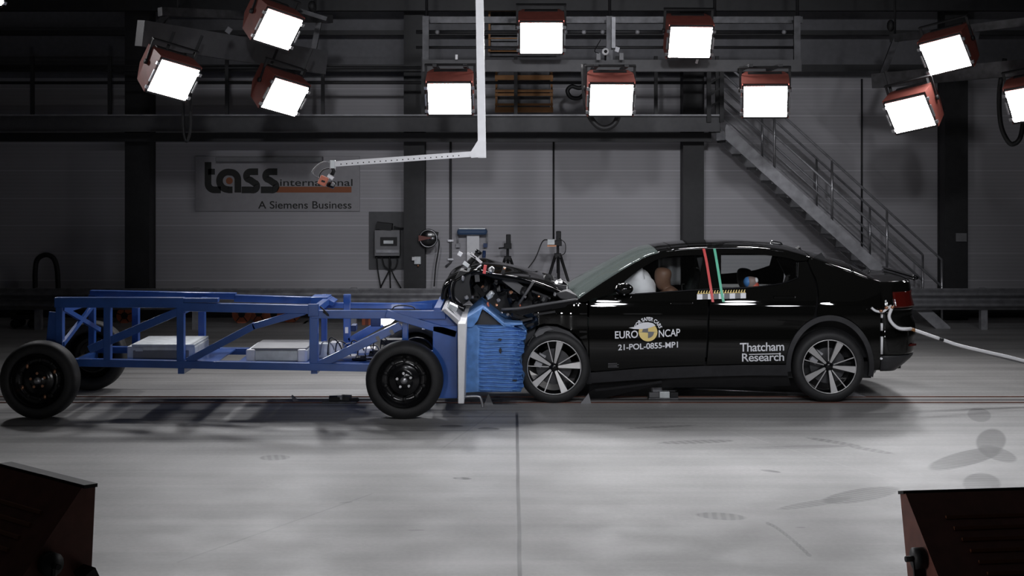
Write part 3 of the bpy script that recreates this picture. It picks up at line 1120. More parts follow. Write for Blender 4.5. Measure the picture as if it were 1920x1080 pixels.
# left rig: beam turned towards the crash zone
rl_ = thing('lamp_rig', 'dark steel lamp rig hung at upper left carrying three flood lamps', 'rig', W(450, 95, 16.8))
p, q = W(262, 62, 16.6), W(606, 117, 18.5)
MB().bar(p, q, 0.30, 0.16).build('lower_beam', M['wallgrey'], rl_)
p2, q2 = W(300, 22, 16.8), W(620, 36, 18.5)
MB().bar(p2, q2, 0.10, 0.1).build('upper_beam', M['dsteel'], rl_)
for t_ in (0.05, 0.55, 0.93):
    MB().bar(p2.lerp(q2, t_), p.lerp(q, t_), 0.07, 0.06).build('upright', M['dsteel'], rl_)
for t_ in (0.1, 0.9):
    e = p2.lerp(q2, t_)
    MB().tube([e, (e.x, e.y, 8.0)], 0.02, 6).build('ceiling_rod', M['column'], rl_)
for px, py, D in ((305, 112, 16.3), (358, 118, 16.6), (505, 130, 17.3), (565, 140, 17.5)):
    e = W(px, py, D)
    MB().bar(e, e + Vector((0.12, 0.05, 0.32)), 0.03, 0.03).build('drop_arm', M['column'], rl_)
MB().box(W(588, 28, 17.4), (0.34, 0.06, 0.05), (0, 0.3, 0)).build('clamp_plate', M['dsteel'], rl_)
MB().ball(W(585, 12, 17.5), (0.05, 0.05, 0.07), 10).build('shackle', M['black'], rl_)
MB().box(W(429, 57, 16.6), (0.06, 0.03, 0.07), (0, 0.6, 0)).build('tag_plate', M['greybox'], rl_)

rr_ = thing('lamp_rig', 'dark steel lamp rig hung at upper right carrying flood lamps', 'rig', W(1780, 140, 16.8))
p, q = W(1640, 152, 18.7), W(2010, 118, 16.7)
MB().bar(p, q, 0.19, 0.14).build('lower_beam', M['dsteel'], rr_)
p2, q2 = W(1672, 72, 18.7), W(2010, 30, 16.7)
MB().bar(p2, q2, 0.10, 0.1).build('upper_beam', M['dsteel'], rr_)
for t_ in (0.03, 0.5, 0.95):
    MB().bar(p2.lerp(q2, t_), p.lerp(q, t_), 0.08, 0.06).build('upright', M['dsteel'], rr_)
for t_ in (0.02, 0.9):
    e = p2.lerp(q2, t_)
    MB().tube([e, (e.x, e.y, 8.0)], 0.015, 6).build('ceiling_rod', M['column'], rr_)
MB().ball(W(1670, 48, 18.7), (0.05, 0.05, 0.08), 10).build('shackle', M['black'], rr_)
for px, py, D in ((1673, 180, 17.4), (1748, 182, 17.0)):
    e = W(px, py, D)
    MB().bar(e, e + Vector((-0.07, 0.05, 0.30)), 0.03, 0.03).build('drop_arm', M['column'], rr_)

# hanging cable loops
def loop(pts, D, r, label):
    o = MB().tube(smooth_pts([W(x, y, D) for x, y in pts], 8), r, 8).build('power_cable', M['cable'])
    tag(o, label, 'cable')


loop([(347, 100), (344, 180), (344, 240), (350, 265), (357, 240), (357, 180), (358, 110)], 17.0, 0.018, 'black cable loop hanging below the far left flood lamp')
loop([(1094, 120), (1098, 190), (1110, 225), (1130, 240), (1152, 232), (1163, 205), (1168, 190)], 17.35, 0.035, 'thick black cable loop hanging under the lower middle flood lamp')
loop([(1884, 110), (1874, 170), (1876, 230), (1888, 262), (1900, 270), (1914, 255), (1922, 200)], 17.4, 0.030, 'black cable loop hanging beside the right hand rig')
loop([(1100, 160), (1086, 165), (1072, 162), (1064, 170), (1070, 182), (1085, 184), (1096, 176)], 20.40, 0.03, 'coiled black cable on the gallery railing behind the lower middle lamp')

# ------------------------------------------------------------------ blue trolley
TN, TF = 13.46, 14.58        # near and far side frames
tr = thing('crash_trolley', 'blue welded steel crash trolley on black wheels, pressed against the front of the car', 'trolley', (-2.4, 14.0, 0))


def pxbar(name, p, q, D, tpx, dep=0.08, m='blue', par=None):
    a, c = W(*p, D), W(*q, D)
    return MB().bar(a, c, tpx * D / F, dep).build(name, M[m], par or tr, bevel=0.005)


# side frames, near
pxbar('top_rail', (104, 566.5), (346, 567), TN, 19)
pxbar('top_rail', (344, 575), (583, 580), TN, 16)
pxbar('top_rail', (584, 589), (836, 590), TN, 15)
pxbar('rail_flat', (346, 562.5), (410, 562.5), TN, 8)
pxbar('bottom_rail', (140, 679), (858, 692), TN, 14)
for px, wd in ((113, 13), (202.5, 13), (339.5, 13.5), (589, 16)):
    pxbar('upright', (px, 572), (px, 680 + (px - 140) * 0.018), TN + 0.005, wd)
pxbar('rear_plate', (104, 585), (98, 650), TN + 0.01, 24, 0.02)
pxbar('diagonal', (168, 655), (346, 579), TN + 0.01, 15, 0.07)
pxbar('diagonal', (352, 677), (478, 610), TN + 0.01, 13, 0.07)
pxbar('diagonal', (474, 612), (572, 584), TN + 0.01, 12, 0.07)
pxbar('diagonal', (598, 684), (752, 610), TN + 0.01, 15, 0.07)
pxbar('splice_plate', (588, 570), (588, 593), TN - 0.04, 20, 0.03)
pxbar('upright', (760, 590), (760, 648), TN + 0.02, 11)
pxbar('brace', (724, 587), (856, 626), TN - 0.02, 14, 0.08)
# far side frame
pxbar('top_rail', (170, 550), (443, 555), TF, 12)
pxbar('top_rail', (440, 559), (583, 563), TF, 13)
pxbar('top_rail', (584, 572), (812, 574), TF, 10)
pxbar('hump_plate', (586, 561), (618, 561), TF - 0.1, 13, 0.3)
pxbar('hump_plate', (612, 559), (628, 568), TF - 0.1, 9, 0.3)
pxbar('bottom_rail', (180, 655), (830, 663), TF, 12)
for px, wd in ((173, 11), (255, 12), (379, 12), (608, 10), (651, 13)):
    pxbar('upright', (px, 552), (px, 656), TF - 0.005, wd)
pxbar('diagonal', (655, 640), (716, 606), TF - 0.01, 14, 0.07)
# cross members
for px in (113, 339.5, 589, 820):
    for D, y, th in ((TN, 583, 12), (TN, 695, 12)):
        a = W(px, y, D)
        MB().bar((a.x, TN, a.z), (a.x, TF, a.z), 0.06, 0.06).build('cross_member', M['blue'], tr)
# rear x brace between the two side frames, and the floor trays
a, c = W(118, 578, TN), W(118, 645, TN)
for z0, z1 in ((a.z, c.z), (c.z, a.z)):
    MB().bar((a.x, TN, z0), (a.x + 0.02, TF, z1), 0.045, 0.03).build('rear_brace', M['blue'], tr)
for p0, p1 in ((225, 400), (440, 600)):
    a, c = W(p0, 684, TN), W(p1, 684, TN)
    MB().box(((a.x + c.x) / 2, (TN + TF) / 2, a.z + 0.0), (c.x - a.x, TF - TN, 0.012)).build('floor_tray', M['blue'], tr)
a, c = W(600, 690, TN), W(700, 690, TN)
MB().box(((a.x + c.x) / 2, 14.0, a.z), (c.x - a.x, TF - TN, 0.012)).build('floor_tray', M['blue'], tr)
# front bulkhead, sloped hood and the white edge plate
a, c = W(812, 610, TN), W(858, 745, TN)
MB().box(((a.x + c.x) / 2, 13.95, (a.z + c.z) / 2), (c.x - a.x, 1.1, a.z - c.z)).build('bulkhead', M['blue'], tr, bevel=0.006)
p = [W(728, 592, TN), W(828, 582, TN), W(856, 613, TN), W(856, 626, TN)]
MB().prism([(q.x, q.z) for q in p], TN - 0.01, TN + 0.01).build('gusset', M['blue'], tr)
MB().prism([(q.x, q.z) for q in p], TF - 0.01, TF + 0.01).build('gusset', M['blue'], tr)
p = [W(829, 579, TN), W(836, 577, TN), W(870, 606, TN), W(863, 611, TN)]
MB().prism([(q.x, q.z) for q in p], TN - 0.1, TF + 0.1).build('sloped_cover', M['galv'], tr, bevel=0.004)
p = [W(858, 607, 13.15), W(873, 607, 13.15), W(870, 757, 13.15), W(859, 757, 13.15)]
MB().prism([(q.x, q.z) for q in p], 13.15, 14.85).build('edge_plate', M['white'], tr, bevel=0.006, label='white front edge plate')
for (p0, q0) in (((852, 577), (866, 590)), ((846, 574), (858, 580))):
    a = W(*p0, 13.6)
    MB().box(a, (0.05, 0.06, 0.05), (0.3, 0.4, 0.2)).build('torn_clip', M['alu'], tr)
# hook under the front plate
MB().tube(smooth_pts([W(870, 744, 13.3), W(890, 743, 13.3), W(900, 745, 13.3), W(904, 756, 13.3), W(905, 764, 13.3)], 4), 0.012, 8).build('tow_hook', M['steel'], tr)
# stickers, lamp, wiring
for (x, y, ww, hh) in ((821, 650, 0.085, 0.022), (709, 635, 0.03, 0.05), (735, 623, 0.03, 0.05), (752, 604, 0.04, 0.03)):
    MB().box(W(x, y, TN - 0.035), (ww, 0.006, hh), (0, -0.45 if x < 760 else 0, 0)).build('sticker', M['greybox'], tr)
p = [W(714, 594, 13.9), W(731, 594, 13.9), W(740, 600, 13.9), W(732, 607, 13.9), W(719, 612, 13.9), W(714, 604, 13.9)]
MB().prism([(q.x, q.z) for q in p], 13.9, 14.02).build('flash_lamp', M['flash'], tr, bevel=0.012, label='lit white flash lamp')
for x, y in ((650, 619), (794, 612)):
    MB().box(W(x, y, TF - 0.1), (0.03, 0.02, 0.06)).build('reflector_tag', M['white'], tr)
MB().tube(smooth_pts([W(x, y, TN - 0.06) for x, y in ((600, 575), (608, 582), (616, 592), (606, 584))], 4), 0.008, 6).build('cable', M['cable'], tr)
MB().tube(smooth_pts([W(x, y, TN + 0.1) for x, y in ((735, 580), (742, 574), (760, 573), (775, 576), (780, 584))], 4), 0.006, 6).build('cable', M['cable'], tr)
# brake and control gear between the rails in front
random.seed(11)
for (x, y, ww, hh, mm, nm) in ((606, 656, .11, .14, 'alu', 'valve_block'), (630, 652, .10, .12, 'white', 'control_box'), (688, 656, .16, .05, 'white', 'cylinder_cover'),
                               (705, 671, .18, .05, 'galv', 'valve_bar'), (690, 671, .3, .03, 'black', 'hose_bundle'), (718, 660, .26, .06, 'black', 'pump_body'),
                               (735, 640, .2, .05, 'black', 'junction_box'), (640, 668, .3, .03, 'galv', 'mount_bar'), (664, 614, .05, .06, 'navy', 'small_box'), (706, 603, .10, .08, 'navy', 'small_box')):
    MB().box(W(x, y, 13.95), (ww, 0.16, hh), (0, 0, 0)).build(nm, M[mm], tr, bevel=0.008)
for i in range(9):
    x0 = 600 + i * 14
    MB().tube(smooth_pts([W(x0, 665, 13.85), W(x0 + 5, 650 - random.random() * 18, 13.83), W(x0 + 22, 640 + random.random() * 10, 13.85), W(x0 + 30, 668, 13.9)], 5), 0.006, 6).build('wire', M['cable' if i % 3 else 'galv'], tr)
# axles
for px, py in ((757, 717), (68, 712)):
    a = W(px, py, 13.1)
    MB().tube([(a.x, 13.3, 0.358), (a.x, 14.75, 0.358)], 0.04, 12).build('axle', M['black'], tr)
    pxbar('axle_hanger', (px + 10, 690), (px, 712), TN + 0.03, 16)


def steel_wheel(x, y, side, nuts_gold=False):
    """side -1: outer face towards -Y"""
    s = side
    Rt = 0.357
    def pr(lst):
        return [(r, h * s * -1) for r, h in lst]
    # heights measured from the outer face inwards
    rim = MB().lathe([(0.245, 0 * s), (0.252, -0.012 * s), (0.235, -0.02 * s), (0.228, -0.05 * s), (0.20, -0.09 * s), (0.150, -0.10 * s), (0.142, -0.075 * s), (0.135, -0.068 * s), (0.10, -0.07 * s),
                      (0.075, -0.055 * s), (0.06, -0.04 * s), (0.0001, -0.04 * s)], (x, y, 0.355), 48)
    wh = rim.build('wheel', M['gloss'], tr)
    MB().lathe([(0.248, -0.01 * s), (0.262, -0.002 * s), (0.30, 0.004 * s), (0.335, -0.015 * s), (0.352, -0.045 * s), (Rt, -0.09 * s), (Rt, -0.15 * s), (0.35, -0.19 * s), (0.33, -0.215 * s), (0.26, -0.21 * s), (0.245, -0.18 * s)], (x, y, 0.355), 64, closed=True).build('tyre', M['rubber'], wh)
    MB().lathe([(0.0001, -0.02 * s), (0.03, -0.02 * s), (0.034, -0.045 * s)], (x, y, 0.355), 20).build('hub_cap', M['steel'], wh)
    for k in range(5):
        a = R(95 + 72 * k)
        MB().lathe([(0.0001, -0.035 * s), (0.013, -0.035 * s), (0.013, -0.06 * s)], (x + 0.066 * math.cos(a), y, 0.355 + 0.066 * math.sin(a)), 6, sharp=True).build('wheel_nut', M['steel' if not nuts_gold else 'coppery'], wh)
    for k in range(10):
        a = R(18 + 36 * k)
        MB().lathe([(0.0001, -0.082 * s), (0.016, -0.082 * s), (0.019, -0.09 * s)], (x + 0.182 * math.cos(a), y - 0.0 * s, 0.355 + 0.182 * math.sin(a)), 12).build('vent_hole', M['black'], wh)
    return wh


xr, xf = W(68, 0, 13.1).x, W(757, 0, 13.1).x
steel_wheel(xf, 13.1, -1)
w2 = steel_wheel(xr, 13.1, -1, True)
steel_wheel(xf, 14.95, 1)
steel_wheel(xr, 14.95, 1)
for a in (130, 28, 205, 290):
    MB().ball((xr + 0.165 * math.cos(R(a)), 13.17, 0.355 + 0.165 * math.sin(R(a))), (0.016, 0.012, 0.022), 8).build('balance_weight', M['coppery'], w2)

# blue deformable barrier block: horizontally corrugated sheet sides
BN, BF = 13.70, 14.72
xl = W(873, 0, BN).x
zt, zb = W(0, 610, BN).z, W(0, 735, BN).z
NZ, NX = 136, 26


def right_edge(t):
    """x of the crushed front as a function of height, t 0 top .. 1 bottom"""
    pts = [(0, 960), (0.06, 984), (0.18, 986), (0.35, 981), (0.5, 976), (0.62, 978), (0.8, 982), (1.0, 977)]
    for (a, p), (c, q) in zip(pts, pts[1:]):
        if t <= c:
            return W(p + (q - p) * (t - a) / (c - a), 0, BN).x
    return W(977, 0, BN).x


def barrier_pt(u, v, yy, sgn):
    t = v
    z = zt + (zb - zt) * t + 0.004 * math.sin(u * 9 + t * 5)
    xr_ = right_edge(t)
    x = xl + (xr_ - xl) * u
    ph = (t * 17) % 1.0
    cor = 0.016 * (1 if 0.18 < ph < 0.62 else -1) * min(1, max(0, (u - 0.26) * 30 + 0.5))
    crush = max(0, u - 0.72) ** 2 * 0.5
    cr = crush * math.sin(t * 23 + u * 31) * 0.8 + crush * 0.35 * math.sin(t * 61 + u * 47)
    return Vector((x + cr * 0.3, yy + sgn * (cor + cr * 0.8 + crush * 1.2), z))


b = MB()
b.grid(lambda u, v: barrier_pt(u, v, BN, -1), NX, NZ, smooth=False)
b.grid(lambda u, v: barrier_pt(u, v, BF, 1), NX, NZ, smooth=False)
b.grid(lambda u, v: Vector((right_edge(v) - 0.004 + 0.03 * math.sin(v * 20 + u * 17) * math.sin(math.pi * u), BN + 0.02 + (BF - BN - 0.04) * u, zt + (zb - zt) * v)), 16, 40)
b.grid(lambda u, v: Vector((xl + (right_edge(0) - xl) * u, BN + (BF - BN) * v, zt)), 10, 4)
b.grid(lambda u, v: Vector((xl + (right_edge(1) - xl) * u, BN + (BF - BN) * v, zb)), 10, 4)
bb = b.build('deformable_barrier', M['bluealu'], tr, recalc=False)
# dark marks pressed into the barrier side
for (x, y, ww, hh, an) in ((937, 637, .045, .025, 0.6), (938, 658, .03, .065, -0.3), (965, 714, .05, .018, 0.1)):
    p = W(x, y, BN - 0.02)
    MB().prism([(p.x - ww / 2, p.z), (p.x - ww * .1, p.z + hh / 2), (p.x + ww / 2, p.z + hh * .2), (p.x + ww * .2, p.z - hh / 2)], BN - 0.022, BN - 0.010).build('tear', M['decal_k'], bb)
# torn cover sheet folded up over the barrier
b = MB()
A, B_, E = W(871, 600, BN), W(906, 578, BN), W(948, 613, BN)
for yy0, yy1 in ((BN - 0.01, BN + 0.85),):
    b.face([(A.x, yy0, A.z), (B_.x, yy0 + .03, B_.z), (B_.x - .03, yy1, B_.z + .02), (A.x, yy1, A.z)])
    b.face([(B_.x, yy0 + .03, B_.z), (E.x, yy0, E.z), (E.x, yy1, E.z), (B_.x - .03, yy1, B_.z + .02)])
b.build('folded_cover', M['bluealu'], tr, solid=0.012)
p = [W(871, 598, BN), W(905, 577, BN), W(896, 600, BN), W(886, 613, BN), W(872, 613, BN)]
MB().prism([(q.x, q.z) for q in p], BN - 0.02, BN - 0.012).build('torn_flap', M['bluealu'], tr)
p = [W(980, 608, BN), W(950, 612, BN), W(906, 580, BN), W(909, 578, BN), W(945, 606, BN)]
MB().prism([(q.x, q.z) for q in p], BN - 0.01, BN + 0.3).build('sheet_edge', M['bluealu'], tr)
p = [W(886, 612, BN), W(906, 583, BN), W(943, 612, BN)]
MB().prism([(q.x, q.z) for q in p], BN + 0.05, BN + 0.06).build('hollow_shade', M['clad'], tr, label='dark sheet for the shaded hollow under the folded cover')  # dark sheet stands in for the shade inside the fold

# cases carried on the trolley floor
def case(px0, px1, py0, py1, D, dep, label, ribs):
    a, c = W(px0, py0, D), W(px1, py1, D)
    t = thing('equipment_case', label, 'case', ((a.x + c.x) / 2, D, c.z), None)
    MB().box(((a.x + c.x) / 2, D + dep / 2, (a.z + c.z) / 2 - 0.01), (c.x - a.x, dep, a.z - c.z - 0.02)).build('body', M['alu'], t, bevel=0.012)
    MB().box(((a.x + c.x) / 2 + 0.02, D + dep / 2, a.z - 0.012), (c.x - a.x - 0.05, dep + 0.02, 0.025)).build('lid', M['alu' if not ribs else 'greybox'], t, bevel=0.008)
    if ribs:
        for x in (a.x + 0.045, c.x - 0.045):
            MB().box((x, D - 0.02, (a.z + c.z) / 2 - 0.005), (0.085, 0.05, a.z - c.z - 0.01)).build('corner_guard', M['white'], t, bevel=0.014)
    else:
        MB().box(((a.x + c.x) / 2, D - 0.006, (a.z + c.z) / 2 - 0.02), (c.x - a.x - 0.12, 0.012, 0.09)).build('front_panel', M['greybox'], t, bevel=0.004)
        MB().box((a.x + 0.12, D - 0.014, a.z - 0.05), (0.07, 0.012, 0.03)).build('latch', M['alu'], t)
    return t


zf = W(0, 684, TN).z + 0.006
case(238, 366, 645, 678, 13.62, 0.62, 'pale grey equipment case on the rear floor of the blue trolley', False)
case(462, 576, 652, 678, 13.62, 0.60, 'white metal equipment case in the middle of the blue trolley', True)
for o in list(C.objects):
    if o.name.startswith('equipment_case'):
        o.location.z = zf if o.location.z > zf else o.location.z

# ------------------------------------------------------------------ the crashed car
YC = 14.93
CAR_W = 0.93


def pchip(pts):
    xs = [p[0] for p in pts]
    ys = [p[1] for p in pts]
    n = len(xs)
    d = [(ys[i + 1] - ys[i]) / (xs[i + 1] - xs[i]) for i in range(n - 1)]
    m = [d[0]] + [0 if d[i - 1] * d[i] <= 0 else 2 * d[i - 1] * d[i] / (d[i - 1] + d[i]) for i in range(1, n - 1)] + [d[-1]]

    def f(x):
        if x <= xs[0]:
            return ys[0] + m[0] * (x - xs[0])
        if x >= xs[-1]:
            return ys[-1] + m[-1] * (x - xs[-1])
        i = 0
        while x > xs[i + 1]:
            i += 1
        h = xs[i + 1] - xs[i]
        t = (x - xs[i]) / h
        return (ys[i] * (1 + 2 * t) * (1 - t) ** 2 + m[i] * h * t * (1 - t) ** 2 + ys[i + 1] * t * t * (3 - 2 * t) + m[i + 1] * h * t * t * (t - 1))
    return f


inset = pchip([(0.10, 0.20), (0.20, 0.125), (0.30, 0.075), (0.38, 0.040), (0.50, 0.012), (0.62, 0.006), (0.72, 0.014), (0.82, 0.009), (0.87, 0.007), (0.92, 0.013), (0.955, 0.0215), (0.99, 0.0322), (1.03, 0.047), (1.09, 0.073),
               (1.15, 0.10), (1.25, 0.16), (1.40, 0.25), (1.47, 0.30), (1.55, 0.37)])


def side_y(x, z):
    y = YC - CAR_W + inset(z)
    if x < 0.9:
        y += 0.05 * ((0.9 - x) / 1.2) ** 2
    if x > 3.0:
        y += 0.05 * ((x - 3.0) / 0.65) ** 2
    return y


def side_xz(px, py):
    D = 14.05
    for _ in range(12):
        x, z = (px - 960) * D / F, CAMH - (py - HZ) * D / F
        D = side_y(x, z)
    return x, z


def side_pt(px, py, off=0.004):
    x, z = side_xz(px, py)
    return Vector((x, side_y(x, z) - off, z))


car = thing('crashed_car', 'shiny black five door car with crushed front, broadside to the camera', 'car', (2.0, YC, 0))


def sheet(bm_poly, name, m, far=False, depth=0.02, off=0.0, parent=None, label=None, warp=None, step=0.06):
    """a body panel: outline of (x, z) points laid on the side of the car"""
    bm = bmesh.new()
    vs = [bm.verts.new((x, 0, z)) for x, z in bm_poly]
    bm.faces.new(vs)
    xs = [p[0] for p in bm_poly]
    zs = [p[1] for p in bm_poly]
    k = math.floor(min(xs) / step) * step + step
    while k < max(xs):
        bmesh.ops.bisect_plane(bm, geom=bm.verts[:] + bm.edges[:] + bm.faces[:], plane_co=(k, 0, 0), plane_no=(1, 0, 0))
        k += step
    k = math.floor(min(zs) / 0.04) * 0.04 + 0.04
    while k < max(zs):
        bmesh.ops.bisect_plane(bm, geom=bm.verts[:] + bm.edges[:] + bm.faces[:], plane_co=(0, 0, k), plane_no=(0, 0, 1))
        k += 0.04
    bmesh.ops.remove_doubles(bm, verts=bm.verts, dist=1e-5)
    for f in bm.faces:
        f.smooth = True
    for v in bm.verts:
        x, z = v.co.x, v.co.z
        y = side_y(x, z) - off
        if warp:
            y += warp(x, z)
        v.co.y = y if not far else 2 * YC - y
    for f in bm.faces:
        f.normal_update()
        if (f.normal.y > 0) != far:
            f.normal_flip()
    be = [e for e in bm.edges if e.is_boundary]
    r = bmesh.ops.extrude_edge_only(bm, edges=be)
    for v in [g for g in r['geom'] if isinstance(g, bmesh.types.BMVert)]:
        v.co.y += depth if not far else -depth
    for f in [g for g in r['geom'] if isinstance(g, bmesh.types.BMFace)]:
        f.smooth = False
    for e in be:
        e.smooth = False
    mb = MB()
    mb.bm.free()
    mb.bm = bm
    bmesh.ops.recalc_face_normals(bm, faces=bm.faces)
    # keep the outer skin facing out
    o = mb.build(name, M[m], parent or car, recalc=False, label=label)
    return o


def panel(name, pxs, m='paint', far=True, **k):
    poly = [side_xz(*p) for p in pxs]
    o = sheet(poly, name, m, False, **k)
    if far:
        sheet(poly, name, m, True, **k)
    return o


def parc(cx, cy, rx, ry, a0, a1, n=18):
    return [(cx + rx * math.cos(R(a0 + (a1 - a0) * i / n)), cy - ry * math.sin(R(a0 + (a1 - a0) * i / n))) for i in range(n + 1)]


def dense(pts, n=5):
    return [(p.x, p.y) for p in smooth_pts([(x, y, 0) for x, y in pts], n)]


# the upper side frame: A pillar, roof rail, B pillar, C pillar surround
outer = dense([(1080, 564), (1110, 543), (1150, 517), (1185, 496), (1216, 480), (1250, 472), (1290, 468), (1340, 466), (1400, 466), (1440, 469), (1480, 474), (1516, 483)], 4)
inner_f = dense([(1172, 527), (1194, 509), (1215, 496), (1234, 486), (1262, 480.5), (1319, 478)], 4)
inner_r = dense([(1352, 476.5), (1400, 476), (1450, 480), (1480, 484.5), (1492, 489)], 4)
cant = outer + [(1514, 488)] + [(1502, 489)] + list(reversed(inner_r)) + [(1352, 540), (1309, 542)] + list(reversed(inner_f)) + [(1165, 538), (1148, 551), (1112, 560), (1096, 567)]
panel('side_frame', cant)
win_f = [(1168, 534)] + inner_f[1:] + [(1316, 480), (1309, 541), (1190, 550), (1160, 551)]
win_r = [(1353, 478)] + inner_r[1:] + [(1494, 492), (1494, 519)] + list(reversed(dense([(1353, 540), (1400, 538), (1440, 534), (1470, 529), (1494, 519)], 4)))[1:]
panel('front_side_window', win_f, 'glass', depth=0.004, off=-0.012)
panel('rear_side_window', win_r, 'glass', depth=0.004, off=-0.012)

# doors
fd = [(1106, 568), (1150, 553), (1190, 551)] + [(1250, 547), (1309, 543), (1327, 542)] + [(1327, 575), (1325, 640), (1321, 684)] + [(1210, 688), (1106, 696)] + [(1105, 650), (1104, 600)]
panel('front_door', fd)
rd = [(1331, 542), (1353, 541)] + dense([(1353, 541), (1400, 539), (1440, 535), (1470, 530), (1496, 520)], 4)[1:] + [(1497, 492), (1512, 490)] + dense([(1512, 490), (1519, 508), (1527, 525), (1531, 545), (1531, 565), (1527, 588)], 4)[1:] + \
     list(parc(1556, 686, 83, 97, 112, 178, 14)) + [(1473, 682), (1400, 682), (1325, 684), (1329, 640), (1331, 575)]
panel('rear_door', rd)
# quarter panel up to the rear corner wrap
XW = 3.62
pxw = 960 + XW * F / 14.1
qp = [(1517, 484)] + dense([(1517, 484), (1535, 490), (1560, 499), (1600, 513), (1626, 522.5), (pxw, 529)], 4)[1:] + [(pxw, 560), (pxw, 620), (pxw, 694), (1639, 694)] + parc(1556, 686, 83, 97, -4, 107, 20) + \
     list(reversed(dense([(1516, 491), (1523, 508), (1531, 525), (1535, 545), (1535, 565), (1532, 590)], 4)))
panel('quarter_panel', qp)
# front wing, buckled
fw = [(1101, 570), (1085, 568), (1060, 572), (1030, 580), (1000, 586), (980, 592), (968, 600), (975, 612), (990, 622), (1002, 612), (1020, 606), (1045, 608), (1070, 618), (1090, 636), (1100, 655), (1103, 676), (1103, 640), (1101, 600)]
panel('front_wing', fw, warp=lambda x, z: 0.025 * math.sin(x * 17) * max(0, min(1, (0.75 - x) * 3)))
# sill
panel('sill_cladding', [(1104, 699), (1210, 690), (1321, 686), (1400, 684), (1474, 684), (1477, 704), (1400, 704), (1320, 706), (1210, 711), (1106, 718)], 'clad', off=0.012)
panel('lower_sill', [(1104, 719), (1210, 712), (1320, 707), (1478, 705), (1484, 724), (1335, 727), (1240, 727), (1130, 730), (1108, 742)], 'black', off=-0.02)
# lower rear bumper corner cladding + wheel arch trims
panel('wheel_arch_trim', parc(1556, 687, 82.5, 96, -12, 186, 40) + list(reversed(parc(1556, 687, 73.5, 86, -12, 186, 40))), 'clad', off=0.010, depth=0.06)
panel('front_arch_trim', [(1003, 640), (1002, 626), (1010, 615), (1025, 611), (1045, 613), (1068, 622), (1088, 640), (1099, 660), (1107, 690), (1109, 720), (1101, 720), (1098, 692), (1090, 665), (1078, 646), (1060, 631), (1042, 623), (1026, 621), (1016, 626), (1011, 636), (1014, 642)], 'clad', off=0.012, depth=0.05)
panel('torn_liner', [(1003, 626), (1011, 617), (1030, 613), (1038, 617), (1022, 621), (1014, 630), (1017, 641), (1008, 641)], 'liner', far=False, off=0.03, depth=0.02)
# dark wheel housings (closed boxes behind the wheels)
for px0, px1, y0 in ((1478, 1634, 596), (985, 1104, 615)):
    a, c = W(px0, y0, 14.2), W(px1, 730, 14.2)
    MB().box(((a.x + c.x) / 2, YC, (a.z + 0.25) / 2 + 0.1), (c.x - a.x, 1.05, a.z - 0.28)).build('wheel_housing', M['black'], car)

# roof, screens and boot lid: lofted across the car
def edge3(px, py):
    x, z = side_xz(px, py)
    return Vector((x, side_y(x, z), z))


def loft(name, pxs, crown, bow, m, solid=0.0, n=4, nv=24, sharp_end=0.0, pin=0.0):
    E = smooth_pts([edge3(*p) for p in pxs], n)
    L = len(E) - 1

    def fn(u, v):
        f = u * L
        i = min(int(f), L - 1)
        e = E[i].lerp(E[i + 1], f - i)
        t = v * 2 - 1
        y = YC + t * (YC - (e.y + pin))
        cr = crown if isinstance(crown, (int, float)) else crown[0] + (crown[1] - crown[0]) * u
        bw = bow if isinstance(bow, (int, float)) else bow[0] + (bow[1] - bow[0]) * u
        sh = 1 - abs(t) ** 2.6
        return Vector((e.x - bw * (1 - t * t), y, e.z + cr * sh))
    b = MB()
    b.grid(fn, L * 2, nv)
    return b.build(name, M[m], car, solid=solid)


loft('windscreen', [(1086, 561), (1113, 542), (1150, 517.5), (1185, 496.5), (1216, 480.5), (1240, 474)], (0.05, 0.035), (0.10, 0.02), 'wscreen', 0.005, pin=0.03)
loft('header_rail', [(1236, 475), (1250, 472), (1262, 470.7)], (0.036, 0.036), (0.02, 0.01), 'paint', 0.01)
loft('roof', [(1262, 470.7), (1290, 468), (1340, 466), (1400, 466), (1440, 469), (1480, 474), (1517, 484)], (0.036, 0.045), (0.01, -0.02), 'paint', 0.012)
loft('rear_screen', [(1517, 484), (1560, 499), (1600, 513)], (0.045, 0.075), (-0.02, -0.04), 'paint', 0.01)
loft('boot_lid', [(1600, 513), (1626, 522.5), (1640, 527), (pxw, 529)], (0.075, 0.022), (-0.04, -0.02), 'paint', 0.01)
# antenna fin
a = W(1455, 456, YC)
b = MB()
b.hexa([Vector(q) + a for q in ((-.085, -.04, -.03), (.075, -.04, -.03), (.075, .04, -.03), (-.085, .04, -.03), (-.05, -.025, .03), (.055, -.025, .012), (.055, .025, .012), (-.05, .025, .03))])
b.build('antenna_fin', M['gloss'], car, bevel=0.012)

# rear end: the skin wraps round the corners
xend = pchip([(0.30, 3.86), (0.36, 3.95), (0.45, 4.045), (0.60, 4.06), (0.66, 4.075), (0.78, 4.06), (0.84, 4.03), (0.92, 4.045), (0.98, 4.03), (1.05, 4.02), (1.10, 4.035), (1.14, 4.03)])


def wrap_pt(z, th, grow=0.0):
    e = side_y(XW, z)
    hw_ = YC - e
    s, c = math.sin(th), math.cos(th)
    n = 3.2
    y = YC + (hw_ + grow) * math.copysign(abs(s) ** (2 / n), s)
    x = XW + (xend(z) - XW + grow) * abs(c) ** (2 / n)
    return Vector((x, y, z))


def wrap(name, z0, z1, m, a0=-90, a1=90, grow=0.0, nz=14, na=60, solid=0.012, zfn=None):
    b = MB()

    def fn(u, v):
        th = R(a0 + (a1 - a0) * u)
        z = z0 + (z1 - z0) * v
        if zfn:
            z = zfn(u, v)
        return wrap_pt(z, th, grow)
    b.grid(fn, na, nz)
    return b.build(name, M[m], car, solid=solid)


